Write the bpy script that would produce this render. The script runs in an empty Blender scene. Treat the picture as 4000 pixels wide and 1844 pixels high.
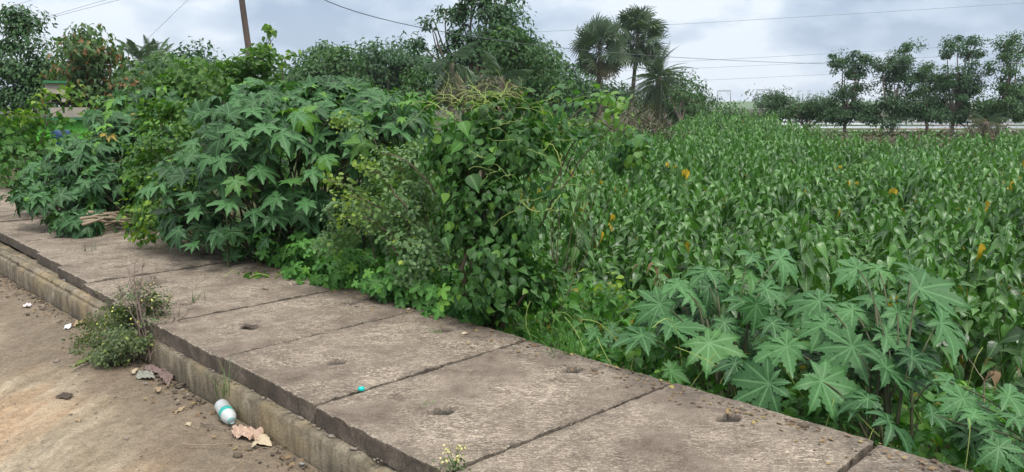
import bpy, math, numpy as np
from math import radians, pi
# ------------------------------------------------------------------ camera, world, sun, exposure
sc = bpy.context.scene
C = sc.collection
PITCH = 9.65; CAMZ = 1.3; FPX = 3000.0
cam = bpy.data.cameras.new('camera'); camo = bpy.data.objects.new('camera', cam); C.objects.link(camo)
camo.location = (0, 0, CAMZ); camo.rotation_euler = (radians(90 - PITCH), 0, 0)
cam.sensor_width = 36; cam.lens = FPX / 4000 * 36; cam.clip_end = 4000; cam.clip_start = .05
sc.camera = camo
sc.view_settings.view_transform = 'Standard'; sc.view_settings.look = 'None'
sc.view_settings.gamma = 1; sc.view_settings.exposure = 0.85
SUN_EL, SUN_AZ = 58, 150      # azimuth of the sun measured from +Y clockwise
w = bpy.data.worlds.new('World'); sc.world = w; w.use_nodes = True
def world():
    nt = w.node_tree; nt.nodes.clear(); N = nt.nodes.new; L = nt.links.new
    out = N('ShaderNodeOutputWorld'); bg = N('ShaderNodeBackground'); L(bg.outputs[0], out.inputs[0])
    sky = N('ShaderNodeTexSky'); sky.sky_type = 'NISHITA'; sky.sun_disc = False
    sky.sun_elevation = radians(SUN_EL); sky.sun_rotation = radians(SUN_AZ); sky.dust_density = 2
    tc = N('ShaderNodeTexCoord'); sep = N('ShaderNodeSeparateXYZ'); L(tc.outputs['Generated'], sep.inputs[0])
    def m(op, a, b=None, c=None):
        n = N('ShaderNodeMath'); n.operation = op
        for i, v in enumerate((a, b, c)):
            if v is None: continue
            if isinstance(v, (int, float)): n.inputs[i].default_value = v
            else: L(v, n.inputs[i])
        return n.outputs[0]
    z = m('MAXIMUM', sep.outputs[2], 0.0); d = m('ADD', z, 0.42)
    cb = N('ShaderNodeCombineXYZ'); L(m('DIVIDE', sep.outputs[0], d), cb.inputs[0]); L(m('DIVIDE', sep.outputs[1], d), cb.inputs[1])
    cb.inputs[2].default_value = 8.3
    n1 = N('ShaderNodeTexNoise'); n1.inputs['Scale'].default_value = 1.55; n1.inputs['Detail'].default_value = 7
    n1.inputs['Roughness'].default_value = .52; n1.inputs['Distortion'].default_value = .25; L(cb.outputs[0], n1.inputs[0])
    n2 = N('ShaderNodeTexNoise'); n2.inputs['Scale'].default_value = 6.5; n2.inputs['Detail'].default_value = 5; L(cb.outputs[0], n2.inputs[0])
    f = m('ADD', m('MULTIPLY', n1.outputs[0], .78), m('MULTIPLY', n2.outputs[0], .22))
    r = N('ShaderNodeValToRGB'); L(f, r.inputs[0]); e = r.color_ramp.elements
    e[0].position = .43; e[0].color = (3.5, 4.55, 6.1, 1)
    e[1].position = .56; e[1].color = (8.5, 9.2, 10.1, 1)
    x = r.color_ramp.elements.new(.465); x.color = (4.7, 5.8, 7.3, 1)
    x = r.color_ramp.elements.new(.51); x.color = (6.0, 7.0, 8.3, 1)
    # brighter band low over the horizon
    hz = m('SUBTRACT', 1.0, m('MINIMUM', m('MULTIPLY', z, 7.0), 1.0))
    mx = N('ShaderNodeMix'); mx.data_type = 'RGBA'; L(m('MULTIPLY', hz, .35), mx.inputs[0])
    L(r.outputs[0], mx.inputs[6]); mx.inputs[7].default_value = (7.0, 7.8, 8.8, 1)
    mm = N('ShaderNodeMix'); mm.data_type = 'RGBA'; mm.inputs[0].default_value = .93
    L(sky.outputs[0], mm.inputs[6]); L(mx.outputs[2], mm.inputs[7]); 
    wz = N('ShaderNodeMix'); wz.data_type = 'RGBA'; L(m('MINIMUM', m('MAXIMUM', m('MULTIPLY', m('SUBTRACT', z, .32), 3.0), 0.0), .8), wz.inputs[0])
    L(mm.outputs[2], wz.inputs[6]); wz.inputs[7].default_value = (6.9, 6.75, 6.3, 1); L(wz.outputs[2], bg.inputs[0])   # whiter cloud overhead
    ov = m('MULTIPLY_ADD', m('SMOOTH_MIN', m('MAXIMUM', m('MULTIPLY', m('SUBTRACT', z, .30), 2.0), 0.0), 1.0, .1), 1.1, 1.0)
    L(m('MULTIPLY', ov, .066), bg.inputs[1])
world()
sun = bpy.data.lights.new('sun', 'SUN'); sun.energy = 1.5; sun.angle = radians(14); sun.color = (1, .965, .9)
suno = bpy.data.objects.new('sun', sun); C.objects.link(suno)
az = radians(SUN_AZ); el = radians(SUN_EL)
from mathutils import Vector
sd = Vector((math.sin(az) * math.cos(el), math.cos(az) * math.cos(el), math.sin(el)))
suno.rotation_euler = (-sd).to_track_quat('-Z', 'Y').to_euler(); suno.location = (3, -4, 12)

# ------------------------------------------------------------------ helpers
sp, cp = math.sin(radians(PITCH)), math.cos(radians(PITCH))
def ray(px, py):
    u = (px - 2000) / FPX; v = -(py - 922) / FPX
    return u, cp + v * sp, -sp + v * cp
def P(px, py, Y):                      # the point of the place seen at px,py standing Y metres ahead
    a, b, c = ray(px, py); k = Y / b
    return np.array([a * k, Y, CAMZ + c * k])
def G(px, py, z=0.):
    a, b, c = ray(px, py); k = (z - CAMZ) / c
    return np.array([a * k, b * k, z])
SD = np.array([-.7096, .7046]); TD = np.array([.7046, .7096])    # along the drain / towards the field
def ST(s, t, z=0.):
    p = SD * s + TD * t
    return np.array([p[0], p[1], z])
Z_ROAD, Z_FIELD = -.245, -.6

def norm(a): return a / np.maximum(np.linalg.norm(a, axis=-1, keepdims=True), 1e-9)

class MB:
    def __init__(s): s.co = []; s.lo = []; s.ct = []; s.uv = []; s.ti = []; s.n = 0
    def add(s, co, faces=None, uv=None, tint=None, loops=None, counts=None):
        co = np.asarray(co, float).reshape(-1, 3); n = len(co)
        if loops is None:
            counts = np.array([len(f) for f in faces], np.int32); loops = np.array([i for f in faces for i in f], np.int32)
        s.co.append(co); s.lo.append(loops + s.n); s.ct.append(counts)
        s.uv.append(np.zeros((n, 2)) if uv is None else np.asarray(uv, float))
        t = np.zeros((n, 4)); 
        if tint is not None: t[:] = tint
        s.ti.append(t); s.n += n
    def inst(s, tpl, P_, N_, T_, S_, tint):
        """copy leaf template tpl at points P, leaf normal N, tip direction T, size S"""
        co, loops, counts, uv = tpl; k = len(P_); V = len(co)
        if k == 0: return
        Z = norm(N_); Y = norm(T_ - (T_ * Z).sum(1, keepdims=True) * Z); X = np.cross(Y, Z)
        S_ = np.broadcast_to(np.asarray(S_, float), (k,))
        R = np.stack([X, Y, Z], 1)                       # k,3,3 rows are axes
        pts = np.einsum('vi,kij->kvj', co, R) * S_[:, None, None] + P_[:, None, :]
        lp = (loops[None, :] + (np.arange(k) * V)[:, None]).ravel()
        ti = np.zeros((k, V, 4)); ti[:, :, :tint.shape[1]] = tint[:, None, :]
        s.co.append(pts.reshape(-1, 3)); s.lo.append(lp + s.n); s.ct.append(np.tile(counts, k))
        s.uv.append(np.tile(uv, (k, 1))); s.ti.append(ti.reshape(-1, 4)); s.n += k * V
    def tube(s, pts, rad, sides=6, tint=None, cap=True):
        pts = np.asarray(pts, float); n = len(pts)
        rad = np.broadcast_to(np.asarray(rad, float), (n,))
        tg = norm(np.gradient(pts, axis=0)); ref = np.array([.31, .17, .93]) if abs(tg[0][2]) < .8 else np.array([.9, .3, .1])
        A = norm(np.cross(tg, ref)); B = np.cross(tg, A)
        th = np.arange(sides) / sides * 2 * pi
        ring = pts[:, None] + rad[:, None, None] * (np.cos(th)[None, :, None] * A[:, None] + np.sin(th)[None, :, None] * B[:, None])
        f = [(i * sides + j, i * sides + (j + 1) % sides, (i + 1) * sides + (j + 1) % sides, (i + 1) * sides + j) for i in range(n - 1) for j in range(sides)]
        if cap: f.append(tuple(range(sides - 1, -1, -1))); f.append(tuple((n - 1) * sides + j for j in range(sides)))
        uv = np.stack(np.broadcast_arrays(th[None, :] / 2 / pi, np.linspace(0, 1, n)[:, None]), -1).reshape(-1, 2)
        s.add(ring.reshape(-1, 3), f, uv, tint)
    def box(s, c, h, rz=0, tint=None):
        c = np.asarray(c, float); h = np.asarray(h, float)
        v = np.array([[x, y, z] for x in (-1, 1) for y in (-1, 1) for z in (-1, 1)], float) * h
        ca, sa = math.cos(rz), math.sin(rz)
        v = np.stack([v[:, 0] * ca - v[:, 1] * sa, v[:, 0] * sa + v[:, 1] * ca, v[:, 2]], 1) + c
        s.add(v, [(0, 1, 3, 2), (4, 6, 7, 5), (0, 4, 5, 1), (2, 3, 7, 6), (0, 2, 6, 4), (1, 5, 7, 3)], None, tint)
    def mesh(s, name, m, smooth=True, origin=None):
        me = bpy.data.meshes.new(name)
        co = np.concatenate(s.co); lo = np.concatenate(s.lo).astype(np.int32); ct = np.concatenate(s.ct).astype(np.int32)
        uv = np.concatenate(s.uv); ti = np.concatenate(s.ti)
        if origin is not None: co = co - np.asarray(origin)
        me.vertices.add(len(co)); me.vertices.foreach_set('co', co.astype(np.float32).ravel())
        me.loops.add(len(lo)); me.loops.foreach_set('vertex_index', lo)
        st = np.zeros(len(ct), np.int32); st[1:] = np.cumsum(ct)[:-1]
        me.polygons.add(len(ct)); me.polygons.foreach_set('loop_start', st)
        me.polygons.foreach_set('use_smooth', np.full(len(ct), smooth))
        u = me.uv_layers.new(name='UVMap'); u.data.foreach_set('uv', uv[lo].astype(np.float32).ravel())
        a = me.attributes.new('tint', 'FLOAT_COLOR', 'POINT'); a.data.foreach_set('color', ti.astype(np.float32).ravel())
        me.update(calc_edges=True); me.validate()
        me.materials.append(m)
        return me
    def build(s, name, m, parent=None, smooth=True, loc=None):
        """link as one mesh object. verts are in world space; origin at parent or loc"""
        o_ = None
        if parent is not None: o_ = np.array(parent.location)
        elif loc is not None: o_ = np.asarray(loc)
        o = bpy.data.objects.new(name, s.mesh(name, m, smooth, o_)); C.objects.link(o)
        if parent is not None: o.parent = parent
        elif loc is not None: o.location = loc
        return o
def tag(o, label=None, cat=None, group=None, kind=None):
    if label: o['label'] = label
    if cat: o['category'] = cat
    if group: o['group'] = group
    if kind: o['kind'] = kind
    return o
def thing(name, label, cat, loc, group=None):
    o = bpy.data.objects.new(name, None); C.objects.link(o); o.location = tuple(float(x) for x in loc); o.empty_display_size = .1
    return tag(o, label, cat, group)

def vnoise(p, seed=0):                   # smooth value noise, p (n,2 or 3)
    p = np.asarray(p, float); d = p.shape[1]; i = np.floor(p).astype(np.int64); f = p - i; f = f * f * (3 - 2 * f)
    out = np.zeros(len(p))
    for c in range(2 ** d):
        off = np.array([(c >> k) & 1 for k in range(d)]); q = i + off
        h = np.full(len(p), seed * 7919 + 17, np.int64)
        for k in range(d): h = (h * 1103515245 + q[:, k] * 12345 + 6789) & 0x7fffffff; h = (h ^ (h >> 13)) * 60493 & 0x7fffffff
        h = ((h ^ (h >> 11)) * 19349663) & 0x7fffffff
        wgt = np.prod(np.where(off == 1, f, 1 - f), axis=1); out += wgt * (h / 0x7fffffff)
    return out
def fbm(p, seed=0, oct=4):
    a = 0; s = 0; k = 1.; 
    for o in range(oct): a = a + vnoise(np.asarray(p) * 2 ** o, seed + o) * k; s += k; k *= .5
    return a / s

# ------------------------------------------------------------------ materials
class NT:
    def __init__(s, name):
        s.m = bpy.data.materials.new(name); s.m.use_nodes = True; s.t = s.m.node_tree; s.t.nodes.clear()
        s.out = s.N('ShaderNodeOutputMaterial')
    def N(s, ty, **kw):
        n = s.t.nodes.new(ty)
        for k, v in kw.items(): setattr(n, k, v)
        return n
    def L(s, a, b): s.t.links.new(a, b)
    def set(s, sock, v):
        if isinstance(v, (int, float)): sock.default_value = v
        elif isinstance(v, tuple): sock.default_value = v if len(v) == 4 or sock.type == 'VECTOR' else (*v, 1)
        else: s.L(v, sock)
    def math(s, op, a, b=None, c=None, clamp=False):
        n = s.N('ShaderNodeMath', operation=op); n.use_clamp = clamp
        for i, v in enumerate((a, b, c)):
            if v is not None: s.set(n.inputs[i], v)
        return n.outputs[0]
    def mix(s, f, a, b, blend='MIX'):
        n = s.N('ShaderNodeMix', data_type='RGBA', blend_type=blend); s.set(n.inputs[0], f); s.set(n.inputs[6], a); s.set(n.inputs[7], b); return n.outputs[2]
    def noise(s, scale, detail=4, rough=.55, vec=None, dist=0, stretch=None):
        n = s.N('ShaderNodeTexNoise'); n.inputs['Scale'].default_value = scale; n.inputs['Detail'].default_value = detail
        n.inputs['Roughness'].default_value = rough; n.inputs['Distortion'].default_value = dist
        if vec is None: vec = s.obj()
        if stretch:
            mp = s.N('ShaderNodeMapping'); s.L(vec, mp.inputs[0]); mp.inputs['Scale'].default_value = stretch[:3]
            if len(stretch) > 3: mp.inputs['Rotation'].default_value = (0, 0, stretch[3])
            vec = mp.outputs[0]
        s.L(vec, n.inputs[0]); return n.outputs[0]
    def obj(s):
        return s.N('ShaderNodeNewGeometry').outputs['Position']
    def ramp(s, f, stops):
        r = s.N('ShaderNodeValToRGB'); s.set(r.inputs[0], f); e = r.color_ramp.elements
        for i, (p, c) in enumerate(stops):
            x = e[i] if i < 2 else e.new(p)
            x.position = p; x.color = (*c, 1) if isinstance(c, tuple) else (c, c, c, 1)
        return r.outputs[0]
    def bsdf(s, col, rough=.8, bump=None, bstr=.5, bdist=.01, spec=.5, **kw):
        b = s.N('ShaderNodeBsdfPrincipled'); s.set(b.inputs['Base Color'], col); s.set(b.inputs['Roughness'], rough)
        b.inputs['Specular IOR Level'].default_value = spec
        for k, v in kw.items(): s.set(b.inputs[k.replace('_', ' ')], v)
        if bump is not None:
            n = s.N('ShaderNodeBump'); n.inputs['Strength'].default_value = bstr; n.inputs['Distance'].default_value = bdist
            s.L(bump, n.inputs['Height']); s.L(n.outputs[0], b.inputs['Normal'])
        return b
    def done(s, b): s.L(b.outputs[0], s.out.inputs[0]); return s.m

def leaf_mat(name, dark, light, young, veins=None, trans=.3, rough=.5, spec=.4, yellow=(.45, .26, .02), under=1.25):
    n = NT(name); at = n.N('ShaderNodeAttribute', attribute_name='tint')
    sp_ = n.N('ShaderNodeSeparateColor'); n.L(at.outputs['Color'], sp_.inputs[0])
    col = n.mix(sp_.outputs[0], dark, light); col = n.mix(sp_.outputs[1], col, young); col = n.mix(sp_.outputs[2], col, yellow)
    bump = None
    if veins:
        uvn = n.N('ShaderNodeUVMap'); sx = n.N('ShaderNodeSeparateXYZ'); n.L(uvn.outputs[0], sx.inputs[0])
        u, v = sx.outputs[1], n.math('ABSOLUTE', sx.outputs[0])
        mid = n.math('SUBTRACT', 1.0, n.math('MULTIPLY', v, 1 / veins[0]), clamp=True)
        ph = n.math('SUBTRACT', n.math('MULTIPLY', u, veins[1]), n.math('MULTIPLY', v, veins[2]))
        sv = n.math('ABSOLUTE', n.math('SUBTRACT', n.math('FRACT', ph), .5))       # 0 at a side vein
        side = n.math('SUBTRACT', 1.0, n.math('MULTIPLY', sv, 9.0), clamp=True)
        col = n.mix(n.math('MULTIPLY', side, .07), col, tuple(min(1, c * 2.1 + .03) for c in light))
        col = n.mix(n.math('MULTIPLY', mid, .38), col, tuple(min(1, c * 1.9 + .08) for c in light))
        bump = n.math('ADD', n.math('MULTIPLY', sv, 1.4), n.math('MULTIPLY', mid, -.6))
    gm = n.N('ShaderNodeNewGeometry')
    nz = n.noise(11, 3); col = n.mix(n.math('MULTIPLY', nz, .5), col, n.mix(.55, col, (.01, .02, .005)))
    colu = n.mix(1.0, col, (under, under, under * .95), 'MULTIPLY')
    c2 = n.mix(gm.outputs['Backfacing'], col, colu)
    b = n.bsdf(c2, rough, bump, .16, .004, spec)
    tr = n.N('ShaderNodeBsdfTranslucent'); n.set(tr.inputs[0], n.mix(1.0, col, (1.5, 1.7, .55), 'MULTIPLY'))
    ms = n.N('ShaderNodeMixShader'); ms.inputs[0].default_value = trans; n.L(b.outputs[0], ms.inputs[1]); n.L(tr.outputs[0], ms.inputs[2])
    return n.done(ms)
M = {}
M['castor'] = leaf_mat('castor leaf', (.008, .040, .010), (.068, .178, .062), (.12, .28, .025), veins=(.035, 9, 3.2), trans=.22, rough=.5, spec=.34)
M['castor_front'] = leaf_mat('castor leaf blue green', (.011, .054, .014), (.072, .185, .064), (.10, .24, .035), veins=(.032, 9, 3.2), trans=.18, rough=.52, spec=.34)
M['heart'] = leaf_mat('creeper leaf', (.016, .072, .011), (.080, .215, .035), (.17, .33, .03), veins=(.09, 6, 3), trans=.25, rough=.5, spec=.3)
M['stumpleaf'] = leaf_mat('stump creeper leaf', (.009, .048, .009), (.052, .155, .028), (.15, .31, .035), veins=(.05, 6, 3), trans=.22, rough=.48, spec=.35)
M['gourd'] = leaf_mat('gourd leaf', (.035, .13, .022), (.09, .25, .045), (.16, .34, .04), veins=(.07, 5, 2), trans=.28, rough=.5)
M['small'] = leaf_mat('small shrub leaf', (.065, .15, .052), (.165, .285, .12), (.27, .38, .05), trans=.25, rough=.5)
M['round'] = leaf_mat('round shrub leaf', (.045, .14, .048), (.10, .25, .095), (.22, .38, .05), trans=.3, rough=.45)
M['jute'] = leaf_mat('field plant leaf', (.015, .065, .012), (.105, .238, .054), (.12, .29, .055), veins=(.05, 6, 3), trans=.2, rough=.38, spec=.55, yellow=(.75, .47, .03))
M['bright'] = leaf_mat('bright bush leaf', (.035, .11, .018), (.09, .21, .035), (.24, .37, .035), trans=.3, rough=.5)
M['far'] = leaf_mat('tree leaf', (.026, .080, .026), (.078, .175, .055), (.12, .23, .05), trans=.25, rough=.55, yellow=(.30, .12, .05))
M['fardark'] = leaf_mat('dark tree leaf', (.022, .072, .028), (.064, .148, .055), (.08, .17, .045), trans=.2, rough=.55, yellow=(.28, .11, .05))
M['mango'] = leaf_mat('reddening tree leaf', (.030, .075, .026), (.085, .165, .05), (.13, .24, .05), trans=.25, rough=.5, yellow=(.34, .13, .06))
M['palm'] = leaf_mat('palm leaf', (.045, .085, .046), (.095, .15, .075), (.13, .19, .08), trans=.15, rough=.45, yellow=(.22, .15, .08))
M['weed'] = leaf_mat('weed leaf', (.065, .105, .045), (.15, .20, .095), (.30, .36, .08), trans=.25, rough=.55)
M['dry'] = leaf_mat('dry leaf', (.16, .09, .05), (.30, .20, .11), (.36, .28, .10), trans=.1, rough=.7)
M['greydry'] = leaf_mat('grey dry leaf', (.07, .075, .045), (.15, .14, .09), (.18, .19, .08), trans=.1, rough=.7)
def stem_mat(name, a, b, rough=.7, sc_=18):
    n = NT(name); f = n.noise(sc_, 4, .6, stretch=(1, 1, .25)); return n.done(n.bsdf(n.mix(f, a, b), rough, f, .5, .01))
M['bark'] = stem_mat('bark', (.075, .06, .045), (.17, .14, .11), .9, 9)
M['cstem'] = stem_mat('castor stem', (.05, .045, .022), (.085, .10, .04))
M['stem'] = stem_mat('green stem', (.05, .10, .03), (.11, .19, .05))
M['woody'] = stem_mat('woody stem', (.07, .055, .035), (.16, .12, .08))
M['tendril'] = stem_mat('yellow tendril', (.20, .30, .06), (.36, .43, .13))
M['drystem'] = stem_mat('dry stem', (.20, .15, .10), (.38, .31, .22))
M['deadtwig'] = stem_mat('dead twig', (.12, .09, .07), (.24, .18, .15))

def concrete():
    n = NT('slab concrete'); pos = n.obj()
    big = n.noise(1.4, 4, .6); med = n.noise(7, 5, .6, dist=.4)
    base = n.ramp(med, [(.28, (.128, .100, .080)), (.50, (.200, .160, .128)), (.72, (.275, .225, .182))])
    base = n.mix(n.ramp(big, [(.36, .75), (.58, 0.)]), base, n.mix(1., base, (.68, .66, .65), 'MULTIPLY'))
    # worn pale streaks from trowelling
    wn = n.noise(26, 6, .68, dist=1.4, stretch=(1., 2.6, 1., .25))
    w2 = n.noise(2.3, 3, .6)
    wn3 = n.noise(75, 4, .7, dist=.8, stretch=(1., 2.2, 1., .25)); wn = n.math('ADD', n.math('MULTIPLY', wn, .6), n.math('MULTIPLY', wn3, .4))
    k = n.math('MULTIPLY', n.ramp(wn, [(.50, 0.), (.545, 1.)]), n.ramp(w2, [(.36, .10), (.62, .85)]))
    base = n.mix(n.math('MULTIPLY', k, .85), base, (.56, .475, .375))
    wv = n.N('ShaderNodeTexWave', wave_type='RINGS', rings_direction='Z'); wv.inputs['Scale'].default_value = 1.7; wv.inputs['Distortion'].default_value = 7
    wv.inputs['Detail'].default_value = 4; wv.inputs['Detail Scale'].default_value = 2.2
    mp = n.N('ShaderNodeTexCoord'); n.L(mp.outputs['Object'], wv.inputs[0])
    arcs = n.math('MULTIPLY', n.ramp(wv.outputs['Fac'], [(.93, 0.), (.985, 1.)]), n.ramp(w2, [(.45, 0.), (.6, .7)]))
    base = n.mix(n.math('MULTIPLY', arcs, .45), base, (.43, .37, .30))
    fine = n.noise(130, 4, .7); base = n.mix(.5, base, n.mix(1., base, n.ramp(fine, [(.34, .30), (.66, 1.6)]), 'MULTIPLY'))
    at = n.N('ShaderNodeAttribute', attribute_name='tint'); s_ = n.N('ShaderNodeSeparateColor'); n.L(at.outputs['Color'], s_.inputs[0])
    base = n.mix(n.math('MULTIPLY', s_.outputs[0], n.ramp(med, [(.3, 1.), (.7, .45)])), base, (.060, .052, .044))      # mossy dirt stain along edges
    ao = n.noise(55, 3, .6); base = n.mix(n.math('MULTIPLY', s_.outputs[1], n.ramp(ao, [(.45, 0.), (.62, 1.)])), base, (.44, .385, .31))  # chipped pale arris
    base = n.mix(s_.outputs[2], base, (.05, .045, .038))  # shade in the lifting pockets, painted as a dark tone
    h = n.math('ADD', n.math('MULTIPLY', wn, .6), n.math('ADD', n.math('MULTIPLY', fine, .5), n.math('MULTIPLY', med, .5)))
    return n.done(n.bsdf(base, .9, h, .75, .008, .25))
M['concrete'] = concrete()
def kerbmat():
    n = NT('stained kerb concrete'); a = n.noise(6, 5, .65); v = n.noise(20, 5, .65, stretch=(1, 1, .22)); f = n.noise(70, 4, .7)
    c = n.ramp(a, [(.3, (.13, .110, .082)), (.5, (.235, .198, .145)), (.7, (.36, .31, .235))])
    c = n.mix(n.ramp(v, [(.42, .0), (.66, .75)]), c, (.085, .073, .052))
    c = n.mix(n.ramp(n.noise(3.2, 3), [(.5, 0.), (.68, .55)]), c, (.38, .29, .16))
    c = n.mix(.3, c, n.mix(1., c, n.ramp(f, [(.3, .3), (.7, 1.5)]), 'MULTIPLY'))
    return n.done(n.bsdf(c, .92, n.math('ADD', f, v), .8, .01, .2))
M['kerb'] = kerbmat()
def roadmat():
    n = NT('sandy road'); rot = -.79
    a = n.noise(.9, 4, .55, stretch=(1.6, .5, 1, rot)); b = n.noise(5, 5, .6, stretch=(1.5, .6, 1, rot)); f = n.noise(95, 5, .75); g = n.noise(22, 4, .65)
    c = n.ramp(b, [(.3, (.25, .200, .140)), (.5, (.345, .280, .200)), (.7, (.455, .375, .275))])
    c = n.mix(n.ramp(a, [(.48, 0.), (.60, .62)]), c, (.46, .295, .175))
    c = n.mix(n.ramp(n.noise(1.3, 3, .5), [(.55, 0.), (.7, .45)]), c, (.33, .29, .25))
    tk = n.noise(3.2, 3, .55, stretch=(3.2, .35, 1, rot)); c = n.mix(n.ramp(tk, [(.50, 0.), (.62, .5)]), c, (.50, .42, .32)); c = n.mix(n.ramp(tk, [(.36, .45), (.44, 0.)]), c, (.22, .175, .125))
    at = n.N('ShaderNodeAttribute', attribute_name='tint'); s_ = n.N('ShaderNodeSeparateColor'); n.L(at.outputs['Color'], s_.inputs[0])
    c = n.mix(s_.outputs[0], c, n.mix(b, (.15, .118, .088), (.25, .198, .148)))
    c = n.mix(.7, c, n.mix(1., c, n.ramp(f, [(.32, .45), (.68, 1.5)]), 'MULTIPLY')); c = n.mix(.5, c, n.mix(1., c, n.ramp(g, [(.32, .6), (.68, 1.35)]), 'MULTIPLY'))
    c = n.mix(n.ramp(n.noise(48, 2, .5), [(.70, 0.), (.74, .55)]), c, (.09, .07, .055))
    h = n.math('ADD', n.math('MULTIPLY', f, .5), n.math('MULTIPLY', g, .9))
    return n.done(n.bsdf(c, .95, h, 1., .018, .15))
M['road'] = roadmat()
def groundmat():
    n = NT('field earth'); a = n.noise(.06, 4, .6); b = n.noise(1.1, 5, .6)
    c = n.ramp(b, [(.3, (.035, .055, .018)), (.55, (.06, .07, .028)), (.75, (.09, .08, .045))])
    c = n.mix(n.ramp(a, [(.42, 0.), (.6, .7)]), c, (.075, .062, .045))
    return n.done(n.bsdf(c, .95, b, .6, .05, .1))
M['ground'] = groundmat()
def simple(name, col, rough=.6, var=.25, sc_=8, bump=.2, **kw):
    n = NT(name); f = n.noise(sc_, 4, .6); d = tuple(c * (1 - var) for c in col); l = tuple(min(1, c * (1 + var)) for c in col)
    return n.done(n.bsdf(n.mix(f, d, l), rough, f, bump, .01, **kw))
M['bank'] = simple('grassy bank', (.085, .15, .05), .95, .5, .12)
n = NT('fallow strip'); a = n.noise(.35, 4, .6, stretch=(.4, 1.6, 1)); b = n.noise(2.5, 4, .6)
M['brownland'] = n.done(n.bsdf(n.mix(n.ramp(a, [(.45, 0.), (.58, 1.)]), n.mix(b, (.07, .11, .035), (.13, .17, .06)), n.mix(b, (.13, .10, .075), (.25, .19, .14))), .95, b, .6, .05, .1))
# ------------------------------------------------------------------ setting: ground, road, water, bank
def grid_sheet(name, xs, ys, zf, m, label_kind='structure', tintf=None, uvst=False):
    X, Y = np.meshgrid(xs, ys, indexing='ij'); a = X.ravel(); b = Y.ravel()
    if uvst: p = a[:, None] * SD + b[:, None] * TD
    else: p = np.stack([a, b], 1)
    z = zf(a, b, p); co = np.stack([p[:, 0], p[:, 1], z], 1)
    nx, ny = len(xs), len(ys); i, j = np.meshgrid(np.arange(nx - 1), np.arange(ny - 1), indexing='ij'); i = i.ravel(); j = j.ravel()
    q = np.stack([i * ny + j, (i + 1) * ny + j, (i + 1) * ny + j + 1, i * ny + j + 1], 1)
    if uvst: q = q[:, ::-1]
    mb = MB(); t = None
    if tintf is not None: t = tintf(a, b, p)
    mb.add(co, loops=q.ravel().astype(np.int32), counts=np.full(len(q), 4, np.int32), tint=t)
    o = mb.build(name, m); return tag(o, kind=label_kind)
def sym(vals): return np.array(sorted(set([-v for v in vals] + list(vals))))
def gz(a, b, p):
    t = p @ TD; s = p @ SD
    z = np.where(t < 1.7, -.46, np.where(t < 2.97, -.62, np.interp(t, [2.97, 3.3, 4.2, 5.2], [-.40, -.50, -.85, -1.0])))
    z = np.where(t > 2.97, z + np.clip((p[:, 1] - 22) / 12, 0, 1) * .4 * (z < -.95), z)
    near = np.clip(1 - np.hypot(p[:, 0], p[:, 1]) / 40, 0, 1)
    return z + (fbm(p * 1.3, 3) - .5) * .12 * near * (t > 3.1) 
def gz1(x, y): return float(gz(np.array([x]), np.array([y]), np.array([[x, y]]))[0])
gx = np.concatenate([np.linspace(-1500, -60, 9), np.linspace(-45, -12, 12), np.arange(-10, 16, .25), np.linspace(18, 60, 12), np.linspace(100, 1500, 8)])
gy = np.concatenate([[-200, -40, -10], np.arange(-3, 22, .25), np.linspace(24, 70, 16), np.linspace(90, 600, 12), [900, 1400, 2400]])
grid_sheet('ground', gx, gy, gz, M['ground'])
def rz(a, b, p):       # a = s, b = t
    rut = .020 * np.exp(-((b - .55 + .05 * np.sin(a * .5)) / .16) ** 2) + .018 * np.exp(-((b + .5) / .2) ** 2)
    ridge = .014 * np.exp(-((b - .95 + .08 * np.sin(a * .7)) / .09) ** 2)
    berm = .018 * np.clip((b - 1.25) / .35, 0, 1)
    return Z_ROAD - .01 - rut + ridge + berm * fbm(p * 3, 6) + (fbm(p * 2.2, 9) - .5) * .03 + (fbm(p * 9, 12, 3) - .5) * .012
def rt(a, b, p):
    e = np.clip((b - .78 + (fbm(p * 1.6, 21) - .5) * .9) / .35, 0, 1) * .85
    t = np.zeros((len(a), 4)); t[:, 0] = e; return t
rs = np.concatenate([np.arange(-2, 10, .035), np.arange(10, 40, .3), np.linspace(41, 300, 20)])
rt_ = np.concatenate([np.linspace(-60, -4, 16), np.arange(-3.8, -1, .08), np.arange(-1, 1.6, .028), [1.607]])
grid_sheet('road', rs, rt_, rz, M['road'], tintf=rt, uvst=True)

# flooded paddies beyond the trees
def water():
    n = NT('paddy water'); h = n.noise(3, 2)
    m = n.done(n.bsdf((.42, .45, .46), .06, h, .03, .01, 1.))
    for k, (x0, x1, y0, y1) in enumerate([(16, 60, 53.5, 60), (15, 80, 61.5, 71), (16, 90, 73, 86), (24, 110, 88, 112)]):
        xs = np.linspace(x0, x1, 8); ys = np.linspace(y0, y1, 4)
        grid_sheet('water', xs, ys, lambda a, b, p: np.full(len(a), Z_FIELD + .05), m)
        grid_sheet('earth_bank', np.linspace(x0 - 1, x1 + 1, 60), np.array([y0 - .7, y0 - .45, y0 - .2, y0 + .05]), lambda a, b, p: Z_FIELD + .05 + .07 * (np.abs(b - y0 + .32) < .2) + .04 * vnoise(p, 3), M['brownland'])
water()
grid_sheet('fallow_land', np.linspace(2, 46, 60), np.linspace(22, 52, 50), lambda a, b, p: gz(a, b, p) + .03 + .05 * fbm(p * .5, 5) + .06 * fbm(p * 3, 7), M['brownland'])
def bankz(a, b, p): return np.interp(b, [470, 500, 530, 560, 600], [Z_FIELD - .05, .5, 3.6, 4.1, 4.1]) + 1.2 * (fbm(p * .02, 4) - .5) * (b > 480)
grid_sheet('embankment', np.linspace(-260, 520, 80), np.array([470, 490, 500, 515, 530, 545, 560, 600]), bankz, M['bank'])

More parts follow.
